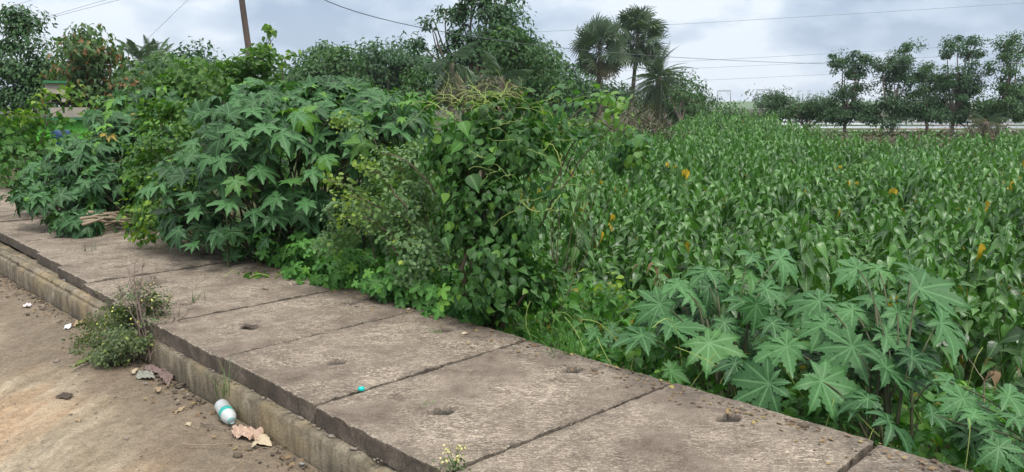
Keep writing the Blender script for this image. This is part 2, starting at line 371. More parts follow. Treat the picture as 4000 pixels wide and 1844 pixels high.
# ------------------------------------------------------------------ drain: slabs and walls
rng = np.random.default_rng(5)
JS = [-.95, .02, .985, 1.95, 2.875, 3.80, 4.66, 5.42, 6.18, 6.97, 7.78, 8.55, 9.36, 10.2, 11.1, 12.0, 12.9, 13.9, 14.9, 16.0]
SK = {1.95: (.035, -.035)}                      # (shift at road end, shift at field end)
TR = {2.875: (1.668, 1.668), 3.80: (1.655, 1.66), 4.66: (1.65, 1.66), 5.42: (1.70, 1.69), 6.18: (1.74, 1.73), 6.97: (1.79, 1.77), 7.78: (1.83, 1.79), 8.55: (1.84, 1.80)}
slab_labels = ['concrete drain slab at the bottom right corner, mostly cut off', 'dark rough concrete slab under the castor leaves at the lower right',
 'concrete slab in the foreground beside the castor plants, one lifting pocket visible', 'pale worn concrete slab with the turquoise cap and a sprout in its pocket',
 'concrete slab just behind the one with the turquoise cap, chipped road corner', 'concrete slab whose kerb corner meets the bushy weed',
 'concrete slab directly behind the dry weed stalks', 'concrete slab whose field end lies under the large castor bush', 'concrete slab with its kerb edge just left of the weed',
 'concrete slab two joints left of the weed, its kerb face stepped back', 'concrete slab whose corner gap shows above the mortar strip', 'concrete slab under the hanging leaves of the far castor bush',
 'leaf-shaded concrete slab partly under the far castor bush', 'distant concrete slab at the left picture edge', 'far concrete slab beyond the sprawling castor bush',
 'far concrete slab before the creeper hedge', 'second last slab before the creeper hedge', 'last slab end at the foot of the creeper hedge', 'slab hidden at the hedge foot']
def slab(i, s0, s1):
    near = s0 < 6.5; cell = .008 if s0 < 4 else (.018 if near else .04)
    t0 = (TR.get(JS[i], (1.66 if s0 < 2.9 else 1.82,) * 2)[0]); t1 = 3.005 + rng.uniform(-.02, .02)
    gap = .018 + rng.uniform(0, .006)
    a0, b0 = SK.get(JS[i], (0, 0)); a1, b1 = SK.get(JS[i + 1], (0, 0))
    ns = max(8, int((s1 - s0) / cell)); nt_ = max(10, int((t1 - t0) / cell))
    U, V = np.meshgrid(np.linspace(0, 1, ns), np.linspace(0, 1, nt_), indexing='ij')
    t = t0 + (t1 - t0) * V
    S0 = s0 + gap / 2 + a0 + (b0 - a0) * V; S1 = s1 - gap / 2 + a1 + (b1 - a1) * V; s = S0 + (S1 - S0) * U
    p2 = np.stack([s.ravel(), t.ravel()], 1)
    # distance to edges -> chipped arris
    de = np.minimum.reduce([U * (s1 - s0), (1 - U) * (s1 - s0), V * (t1 - t0), (1 - V) * (t1 - t0)]).ravel()
    rough_edge = fbm(p2 * 22, 31 + i, 3)
    chip = np.clip((rough_edge * .020 - .005 - de) / .012, 0, 1)
    z = (fbm(p2 * 3, 40 + i) - .5) * .006 + (fbm(p2 * 30, 50 + i, 3) - .5) * .0045 - chip * .012
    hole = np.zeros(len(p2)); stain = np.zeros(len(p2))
    for tt in (2.0, 2.77):
        cs, ct = (s0 + s1) / 2 + rng.uniform(-.05, .05), tt + rng.uniform(-.03, .03) + (t0 - 1.65)
        ds = (p2[:, 0] - cs); dt = (p2[:, 1] - ct)
        wob = 1 + .25 * (fbm(p2 * 9, 70 + i) - .5)
        r = np.hypot(ds / .046, dt / .078) * wob
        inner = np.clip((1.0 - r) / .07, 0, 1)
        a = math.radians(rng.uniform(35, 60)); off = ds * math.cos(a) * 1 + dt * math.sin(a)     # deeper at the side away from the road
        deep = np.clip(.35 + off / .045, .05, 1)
        z -= inner * (.004 + .024 * deep); hole = np.maximum(hole, inner * np.clip((r - .50) / .12, 0, 1) * np.clip(off / .02 - .3, 0, 1))  # dark arc: shade painted on the pocket wall away from the road
        z += .002 * np.exp(-((r - 1.5) / .25) ** 2)
        stain = np.maximum(stain, np.exp(-(r / 2.6) ** 2) * .22)
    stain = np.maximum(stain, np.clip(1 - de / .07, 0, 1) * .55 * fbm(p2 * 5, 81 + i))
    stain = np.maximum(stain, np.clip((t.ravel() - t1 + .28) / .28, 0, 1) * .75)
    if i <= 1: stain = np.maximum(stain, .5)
    z += {0: 0, 4: .004, 3: 0, 5: .003}.get(i, rng.uniform(-.006, .008))
    xy = p2[:, :1] * SD + p2[:, 1:] * TD
    # ragged outline
    edge_k = (de < cell * .5)
    jit = (fbm(p2 * 26, 90 + i, 3) - .5) * .009
    xy = xy + (np.sign(V.ravel() - .5) * edge_k * jit * ((V.ravel() < .01) | (V.ravel() > .99)))[:, None] * TD
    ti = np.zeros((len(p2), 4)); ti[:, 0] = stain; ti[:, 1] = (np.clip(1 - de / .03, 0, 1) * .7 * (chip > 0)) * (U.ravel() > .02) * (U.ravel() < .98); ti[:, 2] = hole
    mb = MB(); idx = np.arange(ns * nt_).reshape(ns, nt_)
    q = np.stack([idx[:-1, :-1], idx[:-1, 1:], idx[1:, 1:], idx[1:, :-1]], -1).reshape(-1, 4)
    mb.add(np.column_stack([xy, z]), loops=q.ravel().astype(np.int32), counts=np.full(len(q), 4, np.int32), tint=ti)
    # sides with rough rows
    rim = np.concatenate([idx[:, 0], idx[-1, 1:], idx[::-1, -1][1:], idx[0, ::-1][1:-1]])
    R = np.column_stack([xy, z])[rim]; n = len(R); cen = R.mean(0)
    rows = [R]; TH = .092
    for k, fr in enumerate((.12, .35, .65, 1.0)):
        q3 = R.copy(); q3[:, 2] = R[:, 2] * (1 - fr) - TH * fr
        o2 = norm((R - cen) * [1, 1, 0])
        q3 += o2 * ((fbm(np.column_stack([R[:, :2] * 25, np.full(n, k * 2.)]), 99 + i, 3) - .5)[:, None] * .010)
        rows.append(q3)
    A = np.concatenate(rows); f = []
    for k in range(4):
        a_ = np.arange(n); b_ = (a_ + 1) % n
        f.append(np.stack([k * n + b_, k * n + a_, (k + 1) * n + a_, (k + 1) * n + b_], 1))
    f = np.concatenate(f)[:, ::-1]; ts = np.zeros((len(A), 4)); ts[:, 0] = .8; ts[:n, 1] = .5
    mb.add(A, loops=f.ravel().astype(np.int32), counts=np.full(len(f), 4, np.int32), tint=ts)
    mb.add(rows[-1] + [0, 0, .001], [tuple(range(n))], tint=(.8, 0, 0, 0))
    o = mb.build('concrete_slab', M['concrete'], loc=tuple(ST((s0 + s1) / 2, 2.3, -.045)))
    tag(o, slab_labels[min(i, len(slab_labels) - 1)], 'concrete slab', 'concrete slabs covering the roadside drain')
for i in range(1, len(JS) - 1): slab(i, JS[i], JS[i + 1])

def wall_run(name, label, pts_t, ztop, zbot, thick, m, seed, s0=-1, s1=16, ds=.03):
    """rough low wall along the drain: outer face at t=pts_t(s)"""
    s = np.arange(s0, s1, ds); n = len(s); t = np.interp(s, *pts_t)
    prof = [(0, zbot), (0, zbot * .66 + ztop * .34), (0, zbot * .33 + ztop * .67), (.002, ztop - .018), (.016, ztop - .002), (thick * .4, ztop), (thick * .7, ztop), (thick, ztop - .002), (thick, zbot)]
    A = []
    for k, (dt, z) in enumerate(prof):
        j = (fbm(np.column_stack([s * 14, np.full(n, k * 1.7)]), seed, 3) - .5)
        ch = np.clip(fbm(np.column_stack([s * 6, np.full(n, .5)]), seed + 9, 3) - .6, 0, 1) * .12 * (k in (3, 4, 5))
        tt = t + dt + j * .012 + ch * .6; zz = z + j * .009 * (1 if k > 2 else 0) - ch
        A.append(np.column_stack([s[:, None] * SD + tt[:, None] * TD, np.full(n, 0.) + zz]))
    A = np.stack(A, 1); K = len(prof); idx = np.arange(n * K).reshape(n, K)
    q = np.stack([idx[:-1, :-1], idx[:-1, 1:], idx[1:, 1:], idx[1:, :-1]], -1).reshape(-1, 4)
    mb = MB(); mb.add(A.reshape(-1, 3), loops=q.ravel().astype(np.int32), counts=np.full(len(q), 4, np.int32))
    mb.add(np.concatenate([A[0], A[-1]]), [tuple(range(K - 1, -1, -1)), tuple(range(K, 2 * K))])
    return tag(mb.build(name, m, loc=tuple(ST((s0 + s1) / 2, float(t.mean()), zbot))), label, 'kerb')
OUT = ([-1, 2, 3, 5, 6.2, 7.8, 10, 16], [1.60, 1.605, 1.612, 1.63, 1.62, 1.62, 1.62, 1.62])
wall_run('drain_wall', 'low stained concrete kerb wall of the drain beside the sandy road', OUT, -.095, -.42, .20, M['kerb'], 7)
wall_run('drain_wall', 'field side wall of the drain under the slab edge', ([-1, 16], [2.86, 2.86]), -.097, -.75, .13, M['kerb'], 8)
wall_run('mortar_strip', 'raised narrow mortar strip on the kerb ledge left of the weed', ([5.6, 12], [1.648, 1.648]), -.062, -.10, .06, M['kerb'], 18, 5.62, 9.6)

# ------------------------------------------------------------------ leaf templates
def strip_leaf(rows, fold=.25, droop=.3, curl=0., notch=0.):
    """rows: list of (y, halfwidth). folded along the midrib, drooping to the tip"""
    co, uv, f = [], [], []
    for y, wd in rows:
        z = -droop * y * y
        yb = y - notch * (wd if y < .12 else 0)
        co += [(-wd, yb, z + fold * wd), (0, y, z), (wd, yb, z + fold * wd)]; uv += [(-wd, y), (0, y), (wd, y)]
    for i in range(len(rows) - 1):
        a = i * 3; f += [(a, a + 1, a + 4, a + 3), (a + 1, a + 2, a + 5, a + 4)]
    return tpl(co, f, uv)
def tpl(co, f, uv):
    return (np.array(co, float), np.array([i for q in f for i in q], np.int32), np.array([len(q) for q in f], np.int32), np.array(uv, float))
T_HEART = strip_leaf([(-.10, .16), (.0, .34), (.12, .45), (.32, .46), (.55, .34), (.78, .15), (1.02, .01)], .30, .22)
T_LANCE = strip_leaf([(0, .03), (.1, .24), (.28, .34), (.5, .28), (.75, .12), (1., .008)], .34, .50)
T_LANCE2 = strip_leaf([(0, .02), (.15, .28), (.40, .31), (.72, .13), (1., .008)], .42, .8)
T_LOW3 = strip_leaf([(0, .06), (.4, .27), (1., .02)], .45, .8)
T_LOW = strip_leaf([(0, .05), (.3, .27), (1., .02)], .3, .5)
T_OVAL = strip_leaf([(0, .05), (.25, .30), (.6, .34), (.88, .2), (1., .02)], .2, .15)
T_ROUND = strip_leaf([(0, .12), (.2, .38), (.5, .46), (.8, .33), (1., .04)], .18, .18)
T_TREE = strip_leaf([(0, .10), (.45, .30), (1., .03)], .3, .35)
T_CARD = strip_leaf([(0, .22), (.5, .42), (1., .12)], .35, .3)
def palmate(angles, lens, width, teeth, sinus, droop=.18, fold=.3, seed=0, wob=.05):
    r = np.random.default_rng(seed); co = [(0, 0, .02)]; uv = [(0, 0)]; f = []
    an = np.radians(angles)
    def sin_pt(i, j):     # sinus between lobes
        a = (an[i] + an[j]) / 2; L = min(lens[i], lens[j]) * sinus; return np.array([math.sin(a) * L, math.cos(a) * L])
    n = len(an)
    for i in range(n):
        d = np.array([math.sin(an[i]), math.cos(an[i])]); q = np.array([d[1], -d[0]]); L = lens[i]
        left = sin_pt(i - 1, i) if i > 0 else np.array([math.sin(an[i] - .45), math.cos(an[i] - .45)]) * L * sinus * .9
        right = sin_pt(i, i + 1) if i < n - 1 else np.array([math.sin(an[i] + .45), math.cos(an[i] + .45)]) * L * sinus * .9
        us = [sinus]; K = teeth; ws = [None]
        for k in range(1, 2 * K):
            x = k / (2 * K); u = sinus + (1 - sinus) * x
            prof = width * L * (math.sin(pi * min(1, .36 + .66 * x)) ** 1.1) 
            tooth = 1.16 if k % 2 else .84
            us.append(u + (.012 if k % 2 else -.008)); ws.append(max(prof * tooth, .004))
        us.append(1.); ws.append(.003)
        dr = droop * (1 + r.uniform(-.6, .8)); tw = r.uniform(-.06, .06); base = len(co)
        for k, (u, wd) in enumerate(zip(us, ws)):
            m = d * u * L; 
            if wd is None: l_, r_ = left, right; wd = .5 * np.linalg.norm(left - right)
            else: l_, r_ = m - q * wd, m + q * wd
            z = .05 * math.sin(u * pi) - dr * u * u * L + wob * math.sin(3 * u + i)*.4
            e = fold * wd
            co += [(l_[0], l_[1], z + e + tw * u), (m[0], m[1], z), (r_[0], r_[1], z + e - tw * u)]
            vv = wd / L; uv += [(-vv, u), (0, u), (vv, u)]
        f += [(0, base + 1, base), (0, base + 2, base + 1)]
        for k in range(len(us) - 1):
            a = base + k * 3; f += [(a, a + 1, a + 4, a + 3), (a + 1, a + 2, a + 5, a + 4)]
    c = np.array(co); cc, ff, ct, uu = tpl(co, [q[::-1] for q in f], uv)
    return (cc, ff, ct, uu)
CA = [-152, -112, -72, -35, 0, 35, 72, 112, 152]; CL = [.46, .66, .85, .96, 1., .96, .85, .66, .46]
T_CASTOR = [palmate([a + dx for a, dx in zip(CA, np.random.default_rng(k).uniform(-4, 4, 9))], [l * x for l, x in zip(CL, np.random.default_rng(k + 9).uniform(.86, 1.1, 9))], .185, 5, .29, .03 + .11 * k, .22, k) for k in range(4)]
CA2 = [-140, -96, -50, 0, 50, 96, 140]; CL2 = [.5, .75, .92, 1., .92, .75, .5]
T_CASTOR_M = [palmate([a + dx for a, dx in zip(CA2, np.random.default_rng(k).uniform(-5, 5, 7))], [l * x for l, x in zip(CL2, np.random.default_rng(k + 5).uniform(.85, 1.12, 7))], .20, 3, .30, .03 + .13 * k, .28, k + 20) for k in range(4)]
T_GOURD = palmate([-125, -64, 0, 64, 125], [.55, .8, 1., .8, .55], .25, 1, .55, .12, .25, 3)

def tints(r, n, young=.0, yellow=0., yamt=.8):
    t = np.zeros((n, 3)); t[:, 0] = r.beta(1.6, 1.6, n); t[:, 1] = (r.random(n) < young) * r.uniform(.3, 1, n) + r.uniform(0, .12, n); t[:, 2] = (r.random(n) < yellow) * r.uniform(.5, 1, n) * yamt
    return t
UP = np.array([0, 0, 1.])
def blob_points(r, blobs, n, ncl, spread, shell=.55, zmin=None, ragged=.25):
    """clumped points through a union of ellipsoids -> P, outward"""
    c = np.array([b[0] for b in blobs]); R = np.array([b[1] for b in blobs]); a = R[:, 0] * R[:, 2] + R[:, 1] * R[:, 2]; a = a / a.sum()
    k = r.choice(len(blobs), ncl, p=a); d = norm(r.normal(size=(ncl, 3))); rad = shell + (1.06 - shell) * r.random(ncl) ** .6
    rad = rad * (1 + ragged * (r.random(ncl) - .45))
    cc = c[k] + d * R[k] * rad[:, None]; w_ = r.uniform(.4, 1.6, ncl); j = r.choice(ncl, n, p=w_ / w_.sum())
    sz = spread * r.uniform(.6, 1.5, ncl)
    off = norm(r.normal(size=(n, 3))) * (r.random(n) ** .5)[:, None] * 1.75 * sz[j][:, None] * [1, 1, .7]
    Pp = cc[j] + off; O = norm((Pp - c[k[j]]) / R[k[j]] ** 2 + off * .3)
    if zmin is not None: m_ = Pp[:, 2] > zmin; Pp, O = Pp[m_], O[m_]
    return Pp, O, cc, k
def scatter(mb, r, tp, P_, O, size, up=.8, out=.6, rnd=.5, droop=.5, tint=None, young_top=0.):
    n = len(P_)
    if n == 0: return
    N_ = norm(UP * up + O * out + r.normal(size=(n, 3)) * rnd)
    N_[:, 2] = np.abs(N_[:, 2])
    T_ = norm(O * [1, 1, .3] + r.normal(size=(n, 3)) * .6 - UP * droop)
    S = size * r.uniform(.65, 1.25, n)
    if isinstance(tp, list):
        k = r.integers(0, len(tp), n)
        for i, t in enumerate(tp):
            m_ = k == i; mb.inst(t, P_[m_], N_[m_], T_[m_], S[m_], tint[m_])
    else: mb.inst(tp, P_, N_, T_, S, tint)
def curve(a, b, sag=0., n=8, side=None, jit=0, r=None):
    t = np.linspace(0, 1, n)[:, None]; p = a + (b - a) * t; s = np.sin(t * pi)
    p = p + UP * s * sag
    if side is not None: p = p + np.asarray(side) * s
    if jit and r is not None: j = r.normal(size=p.shape) * jit; j[0] = j[-1] = 0; p = p + j
    return p
def limbs(mb, r, base, blobs, rad, ncl_pts, sides=7, twigs=24, split=.35):
    base = np.asarray(base, float); bc = np.array([b[0] for b in blobs]); top = bc[np.argmax(bc[:, 2])]
    mean = bc.mean(0); fork = base + (mean - base) * split; fork[:2] = base[:2] + (mean[:2] - base[:2]) * .3
    mb.tube(curve(base - UP * .1, fork, 0, 6, jit=rad * .4, r=r), np.linspace(rad * 1.25, rad * .85, 6), sides)
    for b in blobs:
        e = b[0] + UP * b[1][2] * .3
        mb.tube(curve(fork, e, 0, 9, side=r.normal(size=3) * rad * 1.5, jit=rad * .3, r=r), np.linspace(rad * .7, rad * .12, 9), max(5, sides - 2))
    if twigs and len(ncl_pts):
        for k in r.choice(len(ncl_pts), min(twigs, len(ncl_pts)), replace=False):
            q = ncl_pts[k]; j = np.argmin(np.linalg.norm(bc - q, axis=1)); a = bc[j] - UP * blobs[j][1][2] * .35
            mb.tube(curve(a, q, .0, 5, jit=rad * .15, r=r), np.linspace(rad * .22, rad * .05, 5), 4)
def px_blobs(lst, D, depth=.85, r=None):
    out = []
    for b in lst:
        px, py, rx, ry = b[:4]; dd = b[4] if len(b) > 4 else (r.uniform(-.35, .35) * rx * D / 3043 if r is not None else 0)
        c = P(px, py, D + dd); k = (D + dd) / 3043
        out.append((c, np.array([rx * k, max(rx, ry * .7) * k * depth, ry * k])))
    return out
def tree(name, label, cat, D, base, blobs, leaf, size, mat, cover=3., clump=None, seed=1, trunk=.12, young=.05, yellow=0., group=None, twigs=26, droop=.5, shell=.5, bark='bark', zbase=None, split=.35, trunk_part='trunk', ragged=.35, up=.8):
    r = np.random.default_rng(seed); B = px_blobs(blobs, D, r=r)
    bp = P(base[0], base[1], D); bp[2] = gz1(bp[0], bp[1]) if zbase is None else zbase
    size = size * .72; cover = cover * 1.75; trunk = trunk * .62; area = sum(pi * b[1][0] * b[1][2] for b in B); la = size * size * .45
    n = int(cover * area / la); clump = clump or size * 2.2
    ncl = max(14, int(area / (clump * clump * 2.0)))
    root = thing(name, label, cat, bp, group)
    Pp, O, cc, k = blob_points(r, B, n, ncl, clump, shell, zmin=bp[2] + .05, ragged=ragged)
    mb = MB(); scatter(mb, r, leaf, Pp, O, size, tint=tints(r, len(Pp), young, yellow), droop=droop, up=up)
    mb.build('crown' if trunk_part == 'trunk' else 'foliage', M[mat], root)
    tb = MB(); limbs(tb, r, bp, B, trunk, cc, twigs=twigs, split=split); tb.build(trunk_part, M[bark], root)
    return root
# ------------------------------------------------------------------ castor plants
def castor(name, label, tips_blobs, root, size, tpls, mat, seed, ntips, per=8, hand=(), young=.06, petiole=1.1, zmin=None, sidebias=None, rootspread=.3, loose=0):
    """tips on the shell of blobs carry whorls of leaves on long petioles; hand = leaves read one by one"""
    r = np.random.default_rng(seed); th = thing(name, label, 'castor plant', root, 'castor plants growing along the drain')
    fo = MB(); st = MB(); rb = np.asarray(root, float)
    c = [b[0] for b in tips_blobs]; R = [b[1] for b in tips_blobs]
    ar = np.array([x[0] * x[2] + x[1] * x[2] + x[0] * x[1] for x in R]); ar /= ar.sum()
    for i in range(ntips):
        k = r.choice(len(c), p=ar); d = norm(r.normal(size=3)); d[2] = abs(d[2]) * .9 - .25 * (r.random() < .35)
        if r.random() < .45: d[1] = -abs(d[1])
        tip = c[k] + norm(d) * R[k] * r.uniform(.72, .98)
        if zmin is not None and tip[2] < zmin: continue
        b = rb + np.array([r.normal() * rootspread, r.normal() * rootspread, 0])
        mid = b * .45 + tip * .55 - UP * .10
        pts = np.array([b, b * .7 + mid * .3 + [0, 0, .1], mid, tip * .8 + mid * .2, tip]); tt = np.linspace(0, 1, 9)
        pts = np.stack([np.interp(tt, np.linspace(0, 1, 5), pts[:, j]) for j in range(3)], 1)
        st.tube(pts, np.linspace(.015, .005, 9) * size / .19, 6, tint=(.3, 0, 0, 0))
        m = per + r.integers(-2, 3); th0 = r.uniform(0, 2 * pi)
        for j in range(m):
            f = j / m; a = th0 + j * 2.4; el = .95 - 1.15 * f + r.normal() * .15
            pd = np.array([math.cos(a) * math.cos(el), math.sin(a) * math.cos(el), math.sin(el)]); pd = norm(pd + norm(d) * .45)
            s = size * (.55 + .5 * math.sin(min(1, f * 1.3 + .15) * pi / 2)) * r.uniform(.8, 1.15)
            if j == 0: s *= .5
            o = tip - norm(d) * .28 * f * size / .19 ; q = o + pd * s * petiole
            if zmin is not None and q[2] < zmin + .03: q[2] = zmin + .03 + r.random() * .05
            N_ = norm(UP * .75 + pd * [.5, .5, .2] + [0, -.32, 0] + r.normal(size=3) * .34); T_ = norm(pd * [1, 1, 0] - UP * .22 + r.normal(size=3) * .45)
            yo = (1. if j == 0 and r.random() < .7 else 0) * .8
            t = np.array([[r.beta(.9, 1.1), max(yo, (r.random() < young) * r.uniform(.3, .9)), (r.random() < .006) * .6]])
            fo.inst(tpls[r.integers(len(tpls))], q[None], N_[None], T_[None], np.array([s]), t)
            st.tube(curve(o, q, s * .12, 5), [.0045 * size / .19, .004 * size / .19, .0034 * size / .19, .003 * size / .19, .0035 * size / .19], 4)
    if loose:
        Pp, O, _, _ = blob_points(r, tips_blobs, loose, max(loose // 4, 4), size * .8, .5, zmin=zmin)
        tp_, N = tpls, len(Pp); scatter(fo, r, tp_, Pp, O, size * .85, up=.7, out=.5, rnd=.25, droop=.4, tint=tints(r, N, young))
    for hx in hand:
        px, py, rad, dx, dy, Y = hx[:6]; t1 = hx[6] if len(hx) > 6 else r.uniform(.25, .8); yo = hx[7] if len(hx) > 7 else .0
        q = P(px, py, Y); s = rad * Y / 3043 * 1.18
        N_ = norm(np.array([0, -.30 - .25 * max(0, dy), .85]) + np.array([dx, 0, 0]) * .38 + r.normal(size=3) * .20); yo = max(yo, (r.random() < .1) * .2); t1 = float(np.clip(t1 + r.normal() * .18, 0, 1))
        T_ = norm(np.array([dx, .25 * dy, -dy * .8]) + 1e-6)
        if abs(dy) < .5: T_ = norm(np.array([dx, -.2, -dy]))
        fo.inst(tpls[r.integers(len(tpls))], q[None], N_[None], T_[None], np.array([s]), np.array([[t1, yo, 0.]]))
        e = q * .55 + (rb + UP * max(.25, (q[2] - rb[2]) * .75)) * .45; e[2] = min(e[2], q[2] - .10)
        st.tube(curve(q, e, .02, 5), .0045 * size / .19, 5); (r.random() < .3) and st.tube(curve(e, rb + r.normal(size=3) * [.06, .06, 0], .0, 6), np.linspace(.006, .012, 6), 5, tint=(.2, 0, 0, 0))
    fo.build('foliage', M[mat], th); st.build('stems', M['cstem'], th)
    return th
def B_(lst): return [(P(x, y, Y), np.array([rx * Y / 3043, d, ry * Y / 3043])) for x, y, rx, ry, Y, d in lst]

def hy(px, py): return 3.10 + (1650 - py) / 600 * .85 + (3300 - px) / 1000 * .5
FR = [ # px, py, radius, dirx, diry
 (3207, 1490, 175, .15, .9, .75), (3330, 1357, 165, -.5, .8, .45), (3469, 1651, 185, .8, .5, .3), (3588, 1130, 170, .9, .35, .6), (3672, 1266, 175, .8, .6, .55), (3461, 1313, 150, .7, .7, .5),
 (3505, 1222, 105, .2, .9, .8), (3457, 1441, 185, .55, .8, .35), (3203, 1178, 150, -.8, .5, .75), (3227, 1266, 140, -.85, .5, .85), (3409, 1178, 110, .1, .7, .6), (3075, 1357, 150, -.5, .75, .8),
 (3429, 1051, 110, .3, -.2, .7), (3350, 1051, 105, -.7, .2, .7), (3560, 1075, 120, .8, -.1, .6), (3330, 1215, 130, -.2, .8, .6), (3560, 1400, 130, .5, .7, .15), (3390, 1560, 120, -.4, .7, .1), (3640, 1500, 110, .7, .5, .1)]
FR2 = [(2928, 1071, 135, .1, .85, .8), (2936, 1003, 115, .3, -.2, .6), (2697, 1154, 105, .3, .6, .85), (2578, 1190, 120, -.8, .4, .7), (2622, 1278, 135, .3, .8, .45), (2507, 1313, 120, -.85, .4, .5), (2769, 1341, 140, .2, .9, .3),
 (2829, 1262, 95, .2, .75, .2), (3015, 1266, 120, .2, -.3, .35), (3007, 1500, 165, -.6, .65, .55), (2769, 1061, 110, -.5, .2, .8), (3047, 1011, 120, .8, .15, .75), (2650, 1110, 85, -.6, .1, .8), (2769, 1121, 110, .5, .5, .5), (2900, 1180, 110, -.1, .8, .3), (2870, 1420, 110, -.1, .8, .1), (2618, 1449, 80, .3, .7, .1), (2990, 1130, 110, .4, .6, .6)]
FR3 = [(3803, 1623, 125, .4, -.2, .8), (3938, 1552, 130, .8, .3, .8), (3700, 1490, 125, .85, .4, .55), (3870, 1680, 110, .3, .8, .4), (3960, 1640, 120, .6, .6, .6), (3760, 1560, 110, -.2, .5, .5), (3900, 1750, 120, .2, .8, .2), (3640, 1620, 90, .4, .8, .2)]
for k_, (cx_, cy_, hw_, hh_, FRx) in enumerate([(3420, 1360, 210, 200, FR), (2790, 1260, 200, 150, FR2), (3880, 1640, 120, 120, FR3)]):
    rf_ = np.random.default_rng(700 + k_)
    for _ in range((20, 14, 8)[k_]): FRx.append((cx_ + rf_.uniform(-1, 1) * hw_, cy_ + rf_.uniform(-.7, 1) * hh_, rf_.uniform(85, 140), rf_.uniform(-1, 1), rf_.uniform(.2, 1), rf_.uniform(0, .35), 1))
def mk(h): return [(q[0], q[1], q[2], q[3], q[4], hy(q[0], q[1]) + (.28 if len(q) > 6 else 0), q[5]) for q in h]
def mk_(h): return [(a, b, c, dx, dy, hy(a, b), t) for a, b, c, dx, dy, t in h]
castor('castor_plant', 'large castor plant with blue green star leaves at the lower right slab edge', B_([(3420, 1330, 200, 160, 3.75, .25)]), ST(1.05, 3.45, -.5), .155, T_CASTOR, 'castor_front', 11, 1, 5, mk(FR), zmin=-.4, rootspread=.06)
castor('castor_plant', 'castor plant with paler leaves left of the large one in the lower right', B_([(2800, 1200, 170, 150, 4.1, .25)]), ST(1.9, 3.5, -.5), .135, T_CASTOR, 'castor_front', 12, 1, 5, mk(FR2), zmin=-.4, rootspread=.06)
castor('castor_plant', 'low castor plant cut by the bottom right edge of the picture', B_([(3900, 1680, 160, 120, 3.2, .25)]), ST(.25, 3.5, -.5), .14, T_CASTOR, 'castor_front', 13, 1, 5, mk(FR3), zmin=-.4, rootspread=.06)
castor('castor_plant', 'tiny castor seedling on the weedy bank just left of the paler castor plant', B_([(2360, 1290, 20, 15, 4.5, .05)]), P(2350, 1400, 4.5), .05, T_CASTOR_M, 'castor_front', 14, 1, 3, [(2324, 1301, 55, -.4, .5, 4.4), (2385, 1297, 55, .6, .4, 4.4), (2350, 1330, 50, .1, .8, 4.35)], rootspread=.02)

LH = [(1033, 500, 72, 0, .9), (1100, 524, 88, .3, .8), (1009, 668, 85, 0, .9), (1136, 718, 78, .05, .9, .95, .25), (1218, 671, 66, .2, .8), (1083, 777, 76, -.3, .8, .3), (900, 800, 86, -.2, .8), (989, 830, 64, .2, .8, .3), (818, 618, 72, -.5, .7), (865, 621, 66, .3, .8, .8),
 (1159, 447, 58, .1, .8, .8), (918, 706, 64, .1, .8, .6, .3), (1318, 441, 62, .6, .5), (1395, 636, 60, .5, .6, .8), (1271, 618, 60, .3, .7, .9, .2), (1200, 795, 64, -.1, .8, .9), (947, 553, 62, -.3, .7, .8), (760, 560, 60, -.6, .6), (1060, 850, 66, .3, .8, .2), (1180, 560, 60, .4, .7, .4),
 (1040, 940, 55, -.4, .7, .2), (770, 830, 60, -.5, .6), (700, 900, 60, -.3, .8), (760, 960, 55, -.3, .7, .5), (850, 905, 60, .2, .8, .3)]
LHm = [(a[0], a[1], a[2], a[3], a[4], 5.75 + (1000 - a[1]) / 1000 * .35 + max(0, 900 - a[0]) / 500 * .7) + tuple(a[5:]) for a in LH]
castor('castor_plant', 'biggest castor bush in the middle left, its leaves hanging over the slabs', B_([(1130, 600, 330, 220, 6.7, .75), (880, 760, 260, 190, 6.7, .55), (1380, 470, 200, 110, 6.9, .6), (960, 470, 220, 120, 7.1, .6), (900, 905, 230, 90, 6.5, .35), (1200, 400, 260, 60, 7.2, .5), (760, 880, 130, 110, 6.7, .3), (1180, 840, 130, 120, 6.35, .25), (1470, 480, 130, 80, 6.5, .3), (1330, 640, 120, 100, 6.3, .3)]),
       ST(6.1, 3.45, -.45), .168, T_CASTOR_M, 'castor', 21, 98, 7, LHm, young=.06, zmin=.02, rootspread=.35, loose=130)
castor('castor_plant', 'castor bush further back, left of the biggest one, sprawling onto the slabs', B_([(400, 640, 170, 120, 8.9, .6), (250, 790, 130, 110, 8.3, .5), (330, 880, 90, 50, 7.75, .25), (560, 560, 150, 110, 9.3, .5), (170, 760, 80, 60, 9.2, .4), (260, 680, 100, 40, 9.4, .5), (520, 720, 120, 90, 9.0, .5), (250, 870, 110, 60, 8.0, .3), (450, 730, 100, 90, 8.4, .3)]),
       ST(9.0, 3.3, -.45), .15, T_CASTOR_M, 'castor', 22, 84, 7, young=.06, zmin=.02, rootspread=.3, loose=260)
castor('castor_plant', 'pale young castor tops rising behind the sprawling castor bush', B_([(520, 420, 110, 60, 10.2, .5), (430, 480, 70, 60, 10, .4), (640, 420, 90, 60, 10.2, .5)]), ST(10.6, 3.8, -.5), .18, T_CASTOR_M, 'castor', 23, 14, 7, young=.3, rootspread=.3)
castor('castor_plant', 'single castor top rising between the biggest castor bush and the creeper stump', B_([(1570, 490, 90, 70, 6.2, .3), (1500, 560, 80, 80, 6.1, .3)]), ST(5.0, 4.2, -.55), .16, T_CASTOR_M, 'castor', 24, 8, 7, young=.15, rootspread=.15)

